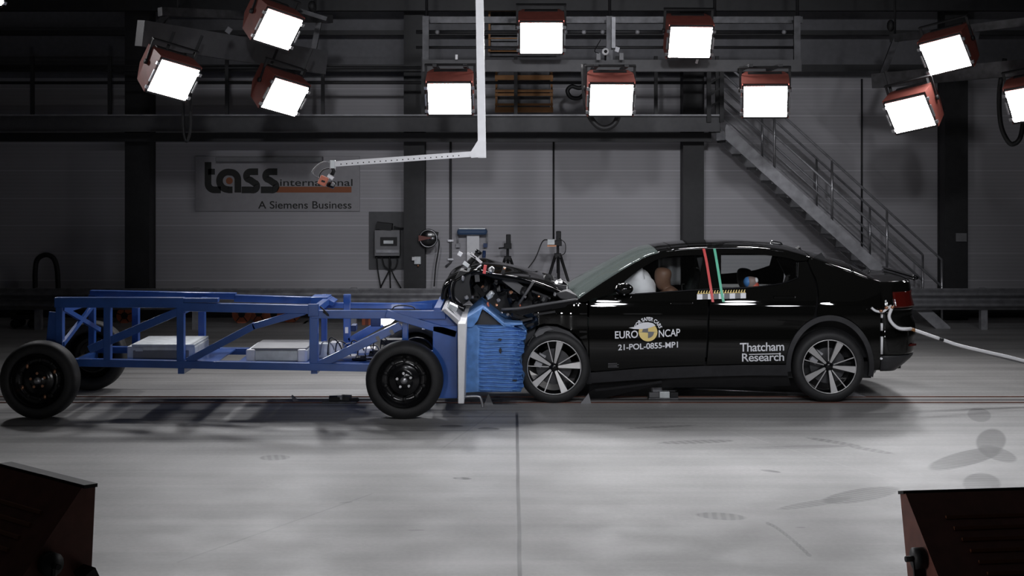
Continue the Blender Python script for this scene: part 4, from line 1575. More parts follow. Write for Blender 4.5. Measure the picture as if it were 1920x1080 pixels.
zdeck = side_xz(pxw, 529)[1]
wrap('rear_panel', 0.90, zdeck, 'paint', nz=16)
wrap('rear_bumper', 0.46, 0.895, 'paint', nz=18)
wrap('bumper_cladding', 0.30, 0.455, 'clad', nz=8, zfn=lambda u, v: (0.30 + 0.155 * v) + (0.0) if True else 0, grow=0.004)
wrap('tail_lamp', 0.925, 1.075, 'taillight', a0=-82, a1=82, grow=0.010, nz=8, solid=0.016)
# boot lid top: fills between the wrap rim and the deck
b = MB()
b.grid(lambda u, v: (lambda p: Vector((XW + (p.x - XW) * v, p.y if v > 0 else p.y, zdeck + 0.022 * (1 - ((p.y - YC) / 0.78) ** 2) * (1 - 0.4 * v))))(wrap_pt(zdeck, R(-90 + 180 * u))), 60, 8)
b.build('boot_top', M['paint'], car, solid=0.01)
b = MB()
b.grid(lambda u, v: Vector((4.01 + 0.035 * math.sin(v * 3.1), YC + (u - .5) * 1.25, zdeck + 0.012 + 0.035 * v)), 20, 6)
b.build('spoiler_lip', M['gloss'], car, solid=0.02)
# lower closing panel and floor of the car
z0 = 0.22
MB().box((2.05, YC, 0.30), (3.0, 1.50, 0.16)).build('underbody', M['black'], car)
MB().box((3.72, YC, 0.36), (0.3, 1.3, 0.12)).build('underbody', M['black'], car)
MB().box((0.45, YC + 0.1, 0.5), (0.75, 1.0, 0.35)).build('front_subframe', M['black'], car)
MB().box((2.8, YC, 0.72), (1.9, 1.45, 0.6)).build('cabin_tub', M['seat'], car)
# red reflector strip below the tail lamp
MB().box(wrap_pt(0.55, R(-52), 0.012), (0.10, 0.03, 0.018), (0, 0, 0.7)).build('rear_reflector', M['taillight'], car)

# bright trim and seams
def side_strip(name, pts, wpx, m, off=0.006, par=None):
    b = MB()
    P = [side_pt(x, y, off) for x, y in dense(pts, 4)]
    hwd = wpx * 14.1 / F / 2
    fr, bk = [], []
    for i, p in enumerate(P):
        t = (P[min(i + 1, len(P) - 1)] - P[max(i - 1, 0)]).normalized()
        nr = Vector((-t.z, 0, t.x))
        for s, lst in ((1, fr), (-1, bk)):
            q = p + nr * hwd * s
            q.y = side_y(q.x, q.z) - off
            lst.append(b.bm.verts.new(q))
    for i in range(len(P) - 1):
        b.bm.faces.new((fr[i], fr[i + 1], bk[i + 1], bk[i]))
    return b.build(name, M[m], par or car, solid=0.002)


side_strip('window_seal', [(1190, 551), (1250, 547), (1330, 542), (1400, 539), (1440, 535), (1470, 530), (1497, 520)], 2.0, 'gloss', 0.010)
# door handles
for px, py in ((1278, 568), (1470, 557)):
    p = side_pt(px, py, 0.008)
    MB().box(p, (0.21, 0.03, 0.028)).build('door_handle', M['paint'], car, bevel=0.010)
    for dx in (-16, 19):
        q = side_pt(px + dx, py, 0.012)
        MB().ball(q, (0.013, 0.006, 0.009), 10).build('handle_spot', M['steel'], car)  # small bright balls at the handle ends
# fuel flap outline
panel('charge_flap', [(1556, 540), (1600, 540), (1600, 572), (1556, 572)], 'paint', far=False, off=0.002, depth=0.004)
# mirror
p = side_pt(1168, 540, 0.10)
MB().ball(p, (0.095, 0.10, 0.06), 20).build('door_mirror', M['paint'], car)
MB().ball((p.x, 2 * YC - p.y, p.z), (0.095, 0.10, 0.06), 20).build('door_mirror', M['paint'], car)
for dx, dz in ((-0.05, 0.05), (0.03, 0.055), (0.06, 0.02), (0.0, -0.05)):
    MB().ball((p.x + dx, p.y - 0.07, p.z + dz), (0.010, 0.008, 0.008), 8).build('mirror_spot', M['steel'], car)  # small bright balls round the mirror

# torn sill trim hanging down
p = [side_xz(*q) for q in ((1104, 735), (1115, 728), (1180, 721), (1240, 713), (1243, 718), (1190, 732), (1140, 744), (1112, 756), (1103, 752))]
sheet(p, 'hanging_trim', 'black', False, off=0.03, depth=0.03)
side_strip('trim_edge', [(1116, 731), (1160, 726), (1200, 721), (1240, 715)], 4.5, 'clad', 0.035)


# wheels
def alloy(x, y, s, a0, steer=0.0):
    Rt, zc = 0.355, 0.352
    rim = MB().lathe([(0.262, 0.0), (0.268, -0.010 * s), (0.256, -0.018 * s), (0.250, -0.05 * s), (0.246, -0.14 * s), (0.255, -0.20 * s)], (x, y, zc), 64)
    wh = rim.build('wheel', M['gloss'], car, solid=0.006)
    MB().lathe([(0.262, -0.006 * s), (0.275, 0.002 * s), (0.31, 0.008 * s), (0.338, -0.010 * s), (0.352, -0.04 * s), (Rt, -0.08 * s), (Rt, -0.16 * s), (0.35, -0.20 * s), (0.33, -0.225 * s), (0.275, -0.22 * s), (0.262, -0.20 * s)], (x, y, zc), 72, closed=True).build('tyre', M['rubber'], wh)
    MB().lathe([(0.255, 0.002 * s), (0.2605, 0.004 * s), (0.266, 0.002 * s), (0.2605, -0.004 * s)], (x, y, zc), 72, closed=True).build('rim_edge', M['silver'], wh)
    MB().lathe([(0.0001, -0.085 * s), (0.175, -0.085 * s), (0.175, -0.10 * s), (0.0001, -0.10 * s)], (x, y, zc), 40, sharp=True).build('brake_disc', M['dsteel'], wh)
    MB().lathe([(0.0001, -0.012 * s), (0.034, -0.012 * s), (0.040, -0.03 * s), (0.05, -0.07 * s)], (x, y, zc), 24).build('hub_cap', M['gloss'], wh)
    an = R(a0 + 150)
    MB().box((x + 0.15 * math.cos(an), y - 0.07 * s, zc + 0.15 * math.sin(an)), (0.07, 0.06, 0.13), (0, -an, 0)).build('brake_caliper', M['galv'], wh)
    ys = [y - 0.030 * s, y - 0.002 * s]      # at hub, at rim
    for k in range(5):
        for kind in (0, 1):
            an = R(a0 + 72 * k + (27.5 if kind else 0))
            r0, r1 = (0.05, 0.256) if kind else (0.04, 0.256)
            w0, w1 = (0.0045, 0.0045) if kind else (0.010, 0.033)
            u = Vector((math.cos(an), 0, math.sin(an)))
            t = Vector((-math.sin(an), 0, math.cos(an)))
            c0 = Vector((x, 0, zc))
            q = []
            for dd in (0, -0.016 * s):
                for rr_, yy, ww, sg_ in ((r0, ys[0], w0, -1), (r1, ys[1], w1, -1), (r1, ys[1], w1, 1), (r0, ys[0], w0, 1)):
                    p_ = c0 + u * rr_ + t * ww * sg_
                    p_.y = yy + dd
                    q.append(p_)
            MB().hexa(q).build('spoke', M['silver'], wh)
            if kind == 0:
                # black flank of the wide spoke
                q = []
                for dd in (-0.012 * s, -0.045 * s):
                    for rr_, yy, ww, sg_ in ((r0, ys[0], 0.022, -1), (r1, ys[1], w1 + 0.006, -1), (r1, ys[1], w1 + 0.006, 1), (r0, ys[0], 0.022, 1)):
                        p_ = c0 + u * rr_ + t * ww * sg_
                        p_.y = yy + dd
                        q.append(p_)
                MB().hexa(q).build('spoke_flank', M['gloss'], wh)
    return wh


yn = 14.005
xrw, xfw = W(1556, 0, 14.02).x, W(1039, 0, 13.98).x
alloy(xrw, yn + 0.03, -1, -7)
alloy(xfw, yn - 0.03, -1, 5)
alloy(xrw, 2 * YC - yn - 0.03, 1, 20)
alloy(xfw, 2 * YC - yn, 1, 30)

# ------------------------------------------------------------------ crushed front of the car
# buckled bonnet: profile along the car (px at the middle of the car), half widths
HD = 14.85
prof = [W(x, y, HD) for x, y in ((1088, 548), (1064, 536), (1032, 522), (1000, 512), (962, 502), (930, 496), (906, 492), (886, 495), (864, 505), (847, 516), (838, 529), (835, 544), (839, 557), (848, 569))]
P = smooth_pts(prof, 4)
L = len(P) - 1
random.seed(5)
wob = [random.uniform(-1, 1) for _ in range(60)]


def bonnet(u, v):
    f = u * L
    i = min(int(f), L - 1)
    p = P[i].lerp(P[i + 1], f - i)
    t = v * 2 - 1
    hwid = 0.74 - 0.05 * u
    drop = -0.055 * abs(t) ** 3.0
    cr = 0.012 * math.sin(u * 25 + t * 5) * min(1, u * 2) + 0.018 * math.sin(t * 7 + u * 11) * u
    return Vector((p.x + (0.03 * math.sin(t * 4 + 1) * u), HD + 0.08 + t * hwid, p.z + drop * (1 - 0.5 * u) + cr))


MB().grid(bonnet, L * 2, 30).build('bonnet', M['paint'], car, solid=0.012)
# inner frame of the bonnet, seen edge on
b = MB()
for v in (0.06, 0.5, 0.92):
    b2 = [bonnet(k / 20, v) - Vector((-0.02 * (k / 20), 0, 0.035)) for k in range(2, 20)]
    MB().tube(b2, 0.022, 6).build('bonnet_rib', M['black'], car)
pr = [W(x, y, 14.2) for x, y in ((850, 525), (846, 540), (848, 560), (858, 574), (872, 580))]
MB().tube(smooth_pts(pr, 4), 0.03, 8).build('front_panel_edge', M['gloss'], car)
b = MB()
pts = [W(x, y, 14.25) for x, y in ((862, 508), (848, 530), (850, 552), (868, 572), (884, 560), (880, 530), (884, 510))]
b.prism([(q.x, q.z) for q in pts], 14.25, 14.6)
b.build('grille_panel', M['black'], car)
# slivers of bright trim and a black pipe sticking up from the broken nose
for (x0, y0, x1, y1, th, m_) in ((883, 475, 903, 493, 0.022, 'steel'), (876, 474, 892, 484, 0.016, 'steel'), (869, 492, 879, 499, 0.035, 'alu'), (859, 474, 866, 478, 0.04, 'white')):
    MB().bar(W(x0, y0, 14.5), W(x1, y1, 14.5), th, 0.05).build('broken_trim', M[m_], car)
MB().tube([W(878, 496, 14.6), W(897, 473, 14.6)], 0.030, 10).build('snapped_pipe', M['black'], car)
MB().tube([W(899, 470, 14.6), W(896, 475, 14.6)], 0.036, 10).build('pipe_end', M['gloss'], car)
# grey flat stay and bonnet strut
MB().bar(W(946, 520, 14.35), W(980, 546, 14.35), 0.085, 0.03).build('bracket_plate', M['liner'], car)
MB().tube([W(1001, 527, 14.2), W(972, 572, 14.2)], 0.014, 8).build('bonnet_strut', M['liner'], car)
# cowl and bulkhead behind the engine bay
p = [W(x, y, 14.3) for x, y in ((1088, 566), (1084, 556), (1040, 532), (1000, 522), (965, 520), (950, 560), (965, 600), (1000, 596), (1050, 578))]
MB().prism([(q.x, q.z) for q in p], 14.55, 14.7).build('engine_bulkhead', M['black'], car)
p = [W(x, y, 14.2) for x, y in ((1098, 566), (1088, 556), (1062, 545), (1040, 549), (1050, 560), (1075, 566))]
MB().prism([(q.x, q.z) for q in p], 14.18, 15.6).build('cowl_panel', M['clad'], car, bevel=0.01)
MB().bar(W(968, 586, 14.06), W(1085, 566, 14.06), 0.05, 0.06).build('wing_edge', M['gloss'], car)
MB().tube(smooth_pts([W(x, y, 14.1) for x, y in ((940, 580), (975, 578), (1010, 572), (1050, 566), (1085, 562))], 4), 0.014, 8).build('wing_rail', M['liner'], car)
# crushed machinery in the bay: every lump its own part
random.seed(21)
kinds = ('crushed_bracket', 'engine_bracket', 'motor_cover', 'coolant_tank', 'junction_box', 'crumpled_panel')


def lump(name, c, r, m):
    b = MB()
    g = bmesh.ops.create_icosphere(b.bm, subdivisions=2, radius=1.0, matrix=Matrix.Translation(c) @ Euler((random.random() * 3, random.random() * 3, random.random() * 3)).to_matrix().to_4x4() @ Matrix.Diagonal((r * random.uniform(.6, 1.4), r * random.uniform(.5, 1), r * random.uniform(.4, 1.0), 1)))
    for v in g['verts']:
        v.co += Vector((random.uniform(-1, 1), random.uniform(-1, 1), random.uniform(-1, 1))) * r * 0.16
    return b.build(name, M[m], car)


for i in range(46):
    x = random.uniform(862, 1070)
    lo = 575 if x < 960 else 585 - (x - 960) * 0.15
    hi = 503 + abs(x - 910) * 0.13 + 14
    y = random.uniform(hi, lo)
    D = random.uniform(14.25, 14.75)
    c = W(x, y, D)
    k = random.random()
    m_ = random.choice(('black', 'black', 'gloss', 'clad', 'black', 'gloss', 'clad'))
    if k < 0.45:
        lump(random.choice(kinds), c, random.uniform(0.04, 0.10), m_)
    elif k < 0.75:
        a = random.uniform(0, 3.14)
        l = random.uniform(0.07, 0.2)
        MB().bar(c, c + Vector((l * math.cos(a), random.uniform(-.05, .05), l * math.sin(a) * 0.6)), random.uniform(.015, .05), random.uniform(.02, .06)).build('bent_strut', M[m_], car)
    else:
        a = random.uniform(0, 6)
        pts = [c + Vector((0.07 * j * math.cos(a + j * 0.5), random.uniform(-.03, .03), 0.05 * j * math.sin(a + j * 0.8))) for j in range(4)]
        MB().tube(smooth_pts(pts, 4), random.uniform(.008, .02), 8).build('hose', M['cable'], car)
for (x, y, s, m_) in ((921, 506, .035, 'steel'), (919, 553, .038, 'alu'), (886, 557, .022, 'steel'), (935, 563, .022, 'galv'), (905, 538, .022, 'coppery'), (875, 558, .025, 'galv'), (930, 527, .018, 'dsteel'),
                      (958, 548, .02, 'coppery'), (946, 504, .015, 'coppery'), (940, 586, .022, 'steel'), (952, 590, .02, 'galv'), (931, 572, .018, 'coppery'), (915, 571, .02, 'salmon'), (868, 522, .02, 'galv'),
                      (985, 557, .018, 'galv'), (1010, 556, .015, 'coppery'), (1040, 552, .018, 'galv'), (1030, 560, .015, 'steel'), (975, 573, .012, 'salmon')):
    lump('metal_fragment', W(x, y, 14.16), s, m_)
MB().box(W(909, 505, 14.2), (0.03, 0.03, 0.085), (0, 0.15, 0)).build('wire_loom', M['tape_red'], car)
# crash-pushed nose below the bonnet, in front of the bulkhead
p = [W(x, y, 14.5) for x, y in ((880, 520), (872, 560), (892, 582), (930, 584), (965, 602), (990, 604), (1060, 575), (1000, 540), (940, 512))]
MB().prism([(q.x, q.z) for q in p], 14.72, 15.5).build('front_structure', M['black'], car)
p = [W(x, y, 13.9) for x, y in ((955, 594), (985, 606), (1008, 610), (1000, 640), (985, 660), (978, 640), (985, 620), (962, 606))]
MB().prism([(q.x, q.z) for q in p], 14.1, 14.6).build('crumpled_bumper', M['clad'], car)
for (x, y, ww) in ((969, 590, .13), (1018, 583, .02)):
    pass
# shreds around the front wheel
for (x0, y0, x1, y1, th, m_) in ((960, 590, 985, 598, .03, 'gloss'), (975, 602, 1000, 596, .02, 'clad'), (985, 612, 1002, 606, .025, 'black'), (990, 650, 1000, 632, .03, 'black'), (1000, 590, 1040, 584, .02, 'black'), (1012, 630, 1005, 655, .03, 'black')):
    MB().bar(W(x0, y0, 14.0), W(x1, y1, 14.05), th, 0.05).build('torn_shred', M[m_], car)

# ------------------------------------------------------------------ cabin
def seat(x, y, z, s=1.0):
    t = MB()
    t.box((x - 0.22, y, z), (0.5, 0.48, 0.16), (0, -0.12, 0))
    q = t.build('seat_cushion', M['seat'], car, bevel=0.05)
    MB().box((x + 0.12, y, z + 0.36), (0.14, 0.46, 0.62), (0, 0.32, 0)).build('seat_back', M['seat'], car, bevel=0.05)
    MB().box((x + 0.25, y, z + 0.74), (0.10, 0.27, 0.17), (0, 0.25, 0)).build('headrest', M['seat'], car, bevel=0.04)


seat(1.78, YC - 0.40, 0.55)
seat(1.78, YC + 0.40, 0.55)
MB().box((2.95, YC, 0.85), (0.16, 1.3, 0.62), (0, 0.35, 0)).build('rear_seat_back', M['seat'], car, bevel=0.05)
for dy in (-0.42, 0.42):
    MB().box((3.06, YC + dy, 1.19), (0.10, 0.26, 0.15), (0, 0.3, 0)).build('headrest', M['seat'], car, bevel=0.04)
MB().box((1.0, YC, 0.92), (0.35, 1.4, 0.22)).build('dashboard', M['seat'], car, bevel=0.06)
MB().box((3.3, YC, 1.10), (0.45, 1.2, 0.03)).build('parcel_shelf', M['seat'], car)
MB().box((2.2, YC, 1.432), (1.3, 1.0, 0.03)).build('headliner', M['seat'], car)
for s_ in (-1, 1):
    MB().bar((1.90, YC + s_ * 0.56, 1.40), (2.02, YC + s_ * 0.74, 0.8), 0.10, 0.05).build('pillar_trim', M['seat'], car)
    MB().bar((2.98, YC + s_ * 0.55, 1.37), (3.2, YC + s_ * 0.70, 1.0), 0.28, 0.05).build('pillar_trim', M['seat'], car)
# steering wheel and burst airbag
sw = [Vector((1.22, YC - 0.40, 0.95)) + Vector((0.06 * math.sin(a), 0.18 * math.cos(a), 0.17 * math.sin(a))) for a in [2 * math.pi * i / 24 for i in range(24)]]
MB().tube(sw, 0.016, 8, closed=True).build('steering_wheel', M['black'], car)
b = MB()
b.ball((0, 0, 0), (1, 1, 1), 28)
for v in b.bm.verts:
    c_ = v.co.copy()
    k = 1 + 0.05 * math.sin(c_.z * 9 + c_.y * 7)
    v.co = Vector((1.30 + c_.x * 0.155 * k - 0.03 * c_.z, YC - 0.43 + c_.y * 0.24 * k, 1.07 + c_.z * 0.205 * k))
b.build('driver_airbag', M['bag'], car, label='inflated white airbag')
b = MB()
b.grid(lambda u, v: Vector((1.12 + 0.22 * u - 0.06 * v + 0.02, YC - 0.60 + 0.03 * math.sin(u * 6), 1.05 + 0.25 * v * (0.35 + 0.65 * u))), 10, 8)
b.build('airbag_flap', M['bag'], car, solid=0.006)
b = MB()
b.grid(lambda u, v: Vector((1.50 + 0.22 * u, YC - 0.30 + 0.03 * math.sin(u * 9), 1.10 + 0.28 * v)), 12, 6)
b.build('side_curtain', M['liner'], car, solid=0.02)
b = MB()
b.grid(lambda u, v: Vector((1.08 + 0.86 * u, YC + 0.70 - 0.12 * v + 0.02 * math.sin(u * 14), 1.06 + (0.30 + 0.08 * min(1, u * 3)) * v * (0.55 + 0.45 * min(1, u * 2.2)))), 24, 8)
b.build('side_curtain', M['seat'], car, solid=0.02)  # dark far curtain, added to cover the bright far front window


def skinned(name, joints, edges, m, parent, root):
    me = bpy.data.meshes.new(name)
    off = wloc(parent)
    me.from_pydata([tuple(Vector(j[0]) - off) for j in joints], edges, [])
    o = bpy.data.objects.new(name, me)
    C.objects.link(o)
    o.parent = parent
    me.materials.append(m)
    sk = o.modifiers.new('skin', 'SKIN')
    sk.use_smooth_shade = True
    for i, j in enumerate(joints):
        me.skin_vertices[0].data[i].radius = j[1] if isinstance(j[1], tuple) else (j[1], j[1])
        me.skin_vertices[0].data[i].use_root = (i == root)
    sb = o.modifiers.new('smooth', 'SUBSURF')
    sb.levels = 2
    sb.render_levels = 2
    return o


def dummy(label, hx, hy, hz, s, m, cloth):
    """seated test dummy facing -X; (hx, hy, hz) is the middle of the head"""
    t = thing('crash_test_dummy', label, 'dummy', (hx + 0.10 * s, hy, hz - 0.62 * s), 'seated crash test dummies')
    def p(dx, dy, dz):
        return (hx + dx * s, hy + dy * s, hz + dz * s)
    J = [(p(.16, 0, -.66), (.13 * s, .15 * s)),                  # 0 pelvis
         (p(.14, 0, -.46), (.11 * s, .14 * s)), (p(.10, 0, -.28), (.12 * s, .17 * s)), (p(.06, 0, -.17), (.09 * s, .12 * s)),   # spine
         (p(.03, 0, -.12), .07 * s), (p(.0, 0, -.06), (.105 * s, .085 * s)), (p(.005, 0, .03), (.125 * s, .10 * s)), (p(.015, 0, .10), (.10 * s, .08 * s))]   # neck, head
    E = [(0, 1), (1, 2), (2, 3), (3, 4), (4, 5), (5, 6), (6, 7)]
    for sd in (-1, 1):
        n = len(J)
        J += [(p(.08, sd * .19, -.21), .055 * s), (p(-.02, sd * .22, -.42), .045 * s), (p(-.24, sd * .18, -.40), .036 * s), (p(-.32, sd * .16, -.38), .03 * s)]
        E += [(3, n), (n, n + 1), (n + 1, n + 2), (n + 2, n + 3)]
        n = len(J)
        J += [(p(.10, sd * .10, -.67), .085 * s), (p(-.30, sd * .13, -.58), .062 * s), (p(-.52, sd * .13, -.92), .045 * s), (p(-.64, sd * .13, -.95), .035 * s)]
        E += [(0, n), (n, n + 1), (n + 1, n + 2), (n + 2, n + 3)]
    skinned('body', J, E, m, t, 0)
    return t, p


dh = W(1242, 519, YC - 0.42)
td, pp_ = dummy('brown crash test dummy at the wheel with its face in the white airbag', dh.x, YC - 0.42, dh.z, 1.0, M['dummy'], None)
for k in range(4):
    a = k * math.pi / 2 + 0.78
    MB().box((dh.x - 0.01 + 0.022 * math.cos(a), YC - 0.42 - 0.083, dh.z + 0.015 + 0.022 * math.sin(a)), (0.018, 0.008, 0.018), (0, 0.78, 0)).build('target_sticker', M['navy'], td)
MB().lathe([(0.0001, -0.004), (0.012, -0.004), (0.012, 0.004)], (dh.x + 0.02, YC - 0.42 - 0.082, dh.z - 0.035), 12).build('ear_hole', M['black'], td)
ch = W(1408, 531, YC - 0.42)
tc_, pp_ = dummy('small test dummy on the rear seat with a blue and red painted head', ch.x, YC - 0.42, ch.z, 0.72, mat('pale_dummy_vinyl', (0.34, 0.24, 0.22), 0.55), None)
MB().ball((ch.x - 0.035, YC - 0.435, ch.z + 0.012), (0.045, 0.055, 0.055), 16).build('blue_patch', mat('blue_face_paint', (0.08, 0.25, 0.6), 0.5), tc_, label='blue paint patch')
MB().ball((ch.x + 0.03, YC - 0.44, ch.z - 0.025), (0.05, 0.055, 0.045), 16).build('red_patch', mat('red_face_paint', (0.7, 0.12, 0.08), 0.5), tc_, label='red paint patch')
MB().ball((ch.x + 0.045, YC - 0.445, ch.z + 0.03), (0.025, 0.045, 0.03), 12).build('white_patch', M['bag'], tc_, label='white paint patch')
ch = W(1396, 519, YC + 0.32)
tc2, pp_ = dummy('dark headed test dummy on the far rear seat, against the far window', ch.x, YC + 0.36, ch.z, 0.95, mat('dark_dummy_vinyl', (0.03, 0.025, 0.02), 0.6), None)

# ------------------------------------------------------------------ markings on the car side
def side_text(mb, s, pl, pr, bl, br, cap, bold=0.0, space=1.0, off=0.006):
    def fn(u, v):
        return side_pt(pl + (pr - pl) * u, bl + (br - bl) * u - cap * v, off)
    return put_text(mb, s, fn, bold, space)


b = side_text(MB(), 'EURO', 1153, 1196, 634.5, 633, 13.5, 0.012)
b.build('lettering', M['decal'], car, recalc=False, label='white EURO lettering')
b = side_text(MB(), 'NCAP', 1235, 1275, 632, 629.5, 13.5, 0.012)
b.build('lettering', M['decal'], car, recalc=False, label='white NCAP lettering')
b = side_text(MB(), '21-POL-0855-MP1', 1159, 1271, 656.5, 651, 10.5, 0.02)
b.build('test_number', M['decal'], car, recalc=False)
b = side_text(MB(), 'Thatcham', 1387, 1470, 659, 657, 16, 0.012, 0.95)
side_text(b, 'Research', 1391, 1470, 677.5, 676, 15, 0.012, 0.95)
ps = [side_pt(x, y, 0.006) for x, y in ((1404, 663.6), (1464, 662.2), (1464, 663.9), (1404, 665.3))]
b.face(ps)
b.build('sponsor_lettering', M['decal'], car, recalc=False)


def disc_pt(cx, cy, r, a, off=0.006):
    return side_pt(cx + r * math.cos(R(a)), cy - r * math.sin(R(a)), off)


cx, cy, rr_ = 1215, 622.5, 17.5


def sector(mb, cx, cy, r0, r1, a0, a1, off, n=24):
    A = [mb.bm.verts.new(disc_pt(cx, cy, r0, a0 + (a1 - a0) * i / n, off)) for i in range(n + 1)]
    B = [mb.bm.verts.new(disc_pt(cx, cy, r1, a0 + (a1 - a0) * i / n, off)) for i in range(n + 1)]
    for i in range(n):
        mb.bm.faces.new((A[i], A[i + 1], B[i + 1], B[i]))
    return mb


b = sector(MB(), cx, cy, 0.05, rr_, 0, 360, 0.006, 48)
lg = b.build('target_disc', M['decal_y'], car, recalc=False, label='yellow target disc')
b = MB()
sector(b, cx, cy, 0.05, 11, 90, 180, 0.008)
sector(b, cx, cy, 0.05, 11, 270, 360, 0.008)
b.face([disc_pt(cx, cy, rr_, 0, .0085), disc_pt(cx, cy, 1, 90, .0085), disc_pt(cx, cy, rr_, 180, .0085), disc_pt(cx, cy, 1, 270, .0085)])
b.build('target_quadrants', M['decal_g'], lg, recalc=False)
# white swoosh of the car outline and the arched words
b = MB()
sw_pts = [(1179, 614.5), (1190, 612.5), (1198, 607), (1206, 604.5), (1215, 604), (1224, 606), (1229, 610), (1222, 613), (1212, 616), (1200, 617), (1188, 616.5)]
b.face([side_pt(x, y, 0.0095) for x, y in sw_pts])
b.build('car_silhouette', M['decal'], lg, recalc=False)
b = MB()
txt = 'FOR SAFER CARS'
vsx, fsx = text_geo(txt, 1.0, 0.03)
x0_, x1_ = min(v[0] for v in vsx), max(v[0] for v in vsx)
vv = []
for x, y in vsx:
    u = (x - x0_) / (x1_ - x0_)
    a = 158 - (158 - 18) * u
    r = 21.5 + y / 0.7 * 6.6
    vv.append(b.bm.verts.new(disc_pt(cx, cy, r, a, 0.006)))
for f in fsx:
    try:
        b.bm.faces.new([vv[i] for i in f])
    except ValueError:
        pass
b.build('arched_lettering', M['decal'], lg, recalc=False)
# small grey label low on the front door
b = MB()
for k, yy in enumerate((681, 683.5, 686, 688)):
    b.face([side_pt(x, y, 0.006) for x, y in ((1140, yy), (1157 + (k % 2) * 3, yy - 0.6), (1157 + (k % 2) * 3, yy + 0.5), (1140, yy + 1.1))])
b.build('small_label', M['decal_g'], car, recalc=False)

# checker strip across the door tops, with the two coloured tapes
for k in range(9):
    xa_, xb_ = 1306.5 + k * 10.2, 1306.5 + (k + 1) * 10.2
    ya_, yb_ = 551.5 - k * 0.27, 551.5 - (k + 1) * 0.27
    b = MB()
    b.face([side_pt(xa_, ya_ + 10, 0.014), side_pt(xb_, yb_ + 10, 0.014), side_pt(xb_, yb_, 0.014), side_pt(xa_, ya_, 0.014)])
    b.build('checker_square', M['decal' if k % 2 == 0 else 'decal_g'], car, recalc=False, label='white checker square' if k % 2 == 0 else 'grey checker square')
b = MB()
for k in range(18):
    xx = 1307 + k * 5.05
    yy = 551 - k * 0.13
    for q in (((0, 0), (1.8, 0), (4.4, -6), (2.6, -6)), ((2.6, 0), (4.6, 0), (3.4, -3), (2.2, -2.6))):
        b.face([side_pt(xx + dx, yy + dy, 0.014) for dx, dy in q])
b.build('number_scale', M['decal_y'], car, recalc=False, label='pale yellow scale marks above the checker squares')


def tape(px, m, lab):
    b = MB()
    pts = dense(px, 8)
    A, B = [], []
    for x, y in pts:
        A.append(b.bm.verts.new(side_pt(x - 2.4, y, 0.024)))
        B.append(b.bm.verts.new(side_pt(x + 2.4, y, 0.024)))
    for i in range(len(pts) - 1):
        b.bm.faces.new((A[i], B[i], B[i + 1], A[i + 1]))
    return b.build('marker_tape', M[m], car, recalc=False, label=lab, solid=0.003)


tape([(1319, 466), (1324, 490), (1329, 520), (1333, 545), (1336, 566)], 'tape_red', 'red marker tape')
tape([(1339, 466), (1344, 495), (1348, 520), (1352, 545), (1356, 566)], 'tape_green', 'green marker tape')
# short white tapes on the rear bumper
def wrap_px(px, py, grow=0.012):
    """point of the wrapped tail seen at a pixel (near side)"""
    best = None
    for k in range(0, 91):
        th = R(-90 + k)
        z = CAMH - (py - HZ) * 14.2 / F
        for _ in range(3):
            p = wrap_pt(z, th, grow)
            z = CAMH - (py - HZ) * p.y / F
        p = wrap_pt(z, th, grow)
        e = abs(960 + p.x * F / p.y - px)
        if best is None or e < best[0]:
            best = (e, p)
    return best[1]


b_pts = [((1651, 588), (1654, 596)), ((1655, 606), (1654, 620)), ((1653, 631), (1650, 664)), ((1649, 672), (1643, 691))]
for a_, c_ in b_pts:
    p0, p1 = wrap_px(*a_), wrap_px(*c_)
    MB().tube([p0, p0.lerp(p1, 0.5), p1], 0.013, 6).build('white_cable_section', M['white'], car)
p0 = wrap_px(1643, 691)
MB().tube(smooth_pts([p0, p0 + Vector((-0.02, 0, -0.04)), p0 + Vector((-0.08, 0.02, -0.07))], 4), 0.012, 6).build('white_cable_section', M['white'], car)

# white umbilical cable leaving to the right
um = thing('umbilical_cable', 'white cable with dark ties trailing from the rear of the car to the right edge', 'cable', wrap_px(1668, 577))
q1 = [W(x, y, 13.98) for x, y in ((1634, 577), (1642, 583), (1655, 584.5), (1664, 578), (1668, 575))]
MB().tube(smooth_pts(q1, 5), 0.012, 8).build('front_loop', M['white'], um)
q2 = [W(x, y, 13.98) for x, y in ((1668, 573), (1671, 579), (1667, 593), (1672, 605), (1684, 615), (1698, 617))] + [W(1708, 616.5, 14.1)]
MB().tube(smooth_pts(q2, 6), 0.017, 8).build('rope', M['white'], um)
MB().tube([W(1707, 616.5, 14.1), W(1716, 619.5, 14.1)], 0.016, 8).build('tie', M['wood'], um)
MB().tube(smooth_pts([W(x, y, 14.1) for x, y in ((1715, 619), (1738, 627), (1761, 635))], 5), 0.016, 8).build('rope', M['white'], um)
MB().tube([W(1760, 634.5, 14.1), W(1770, 638.5, 14.1)], 0.014, 8).build('tie', M['black'], um)
MB().tube(smooth_pts([W(x, y, 14.1) for x, y in ((1769, 638), (1800, 648), (1850, 660), (1890, 669), (1925, 678), (1980, 692), (2150, 730), (2350, 748))], 6), 0.016, 8).build('rope', M['white'], um)
MB().tube(smooth_pts([W(x, y, 14.13) for x, y in ((1800, 650), (1850, 663), (1890, 673), (1925, 681), (1980, 695), (2150, 733), (2350, 749))], 6), 0.012, 8).build('grey_cable', M['greybox'], um)
for x, y in ((1652, 583), (1662, 577), (1673, 576)):
    MB().ball(W(x, y, 13.97), (0.02, 0.02, 0.016), 8).build('clip', M['coppery'], um)

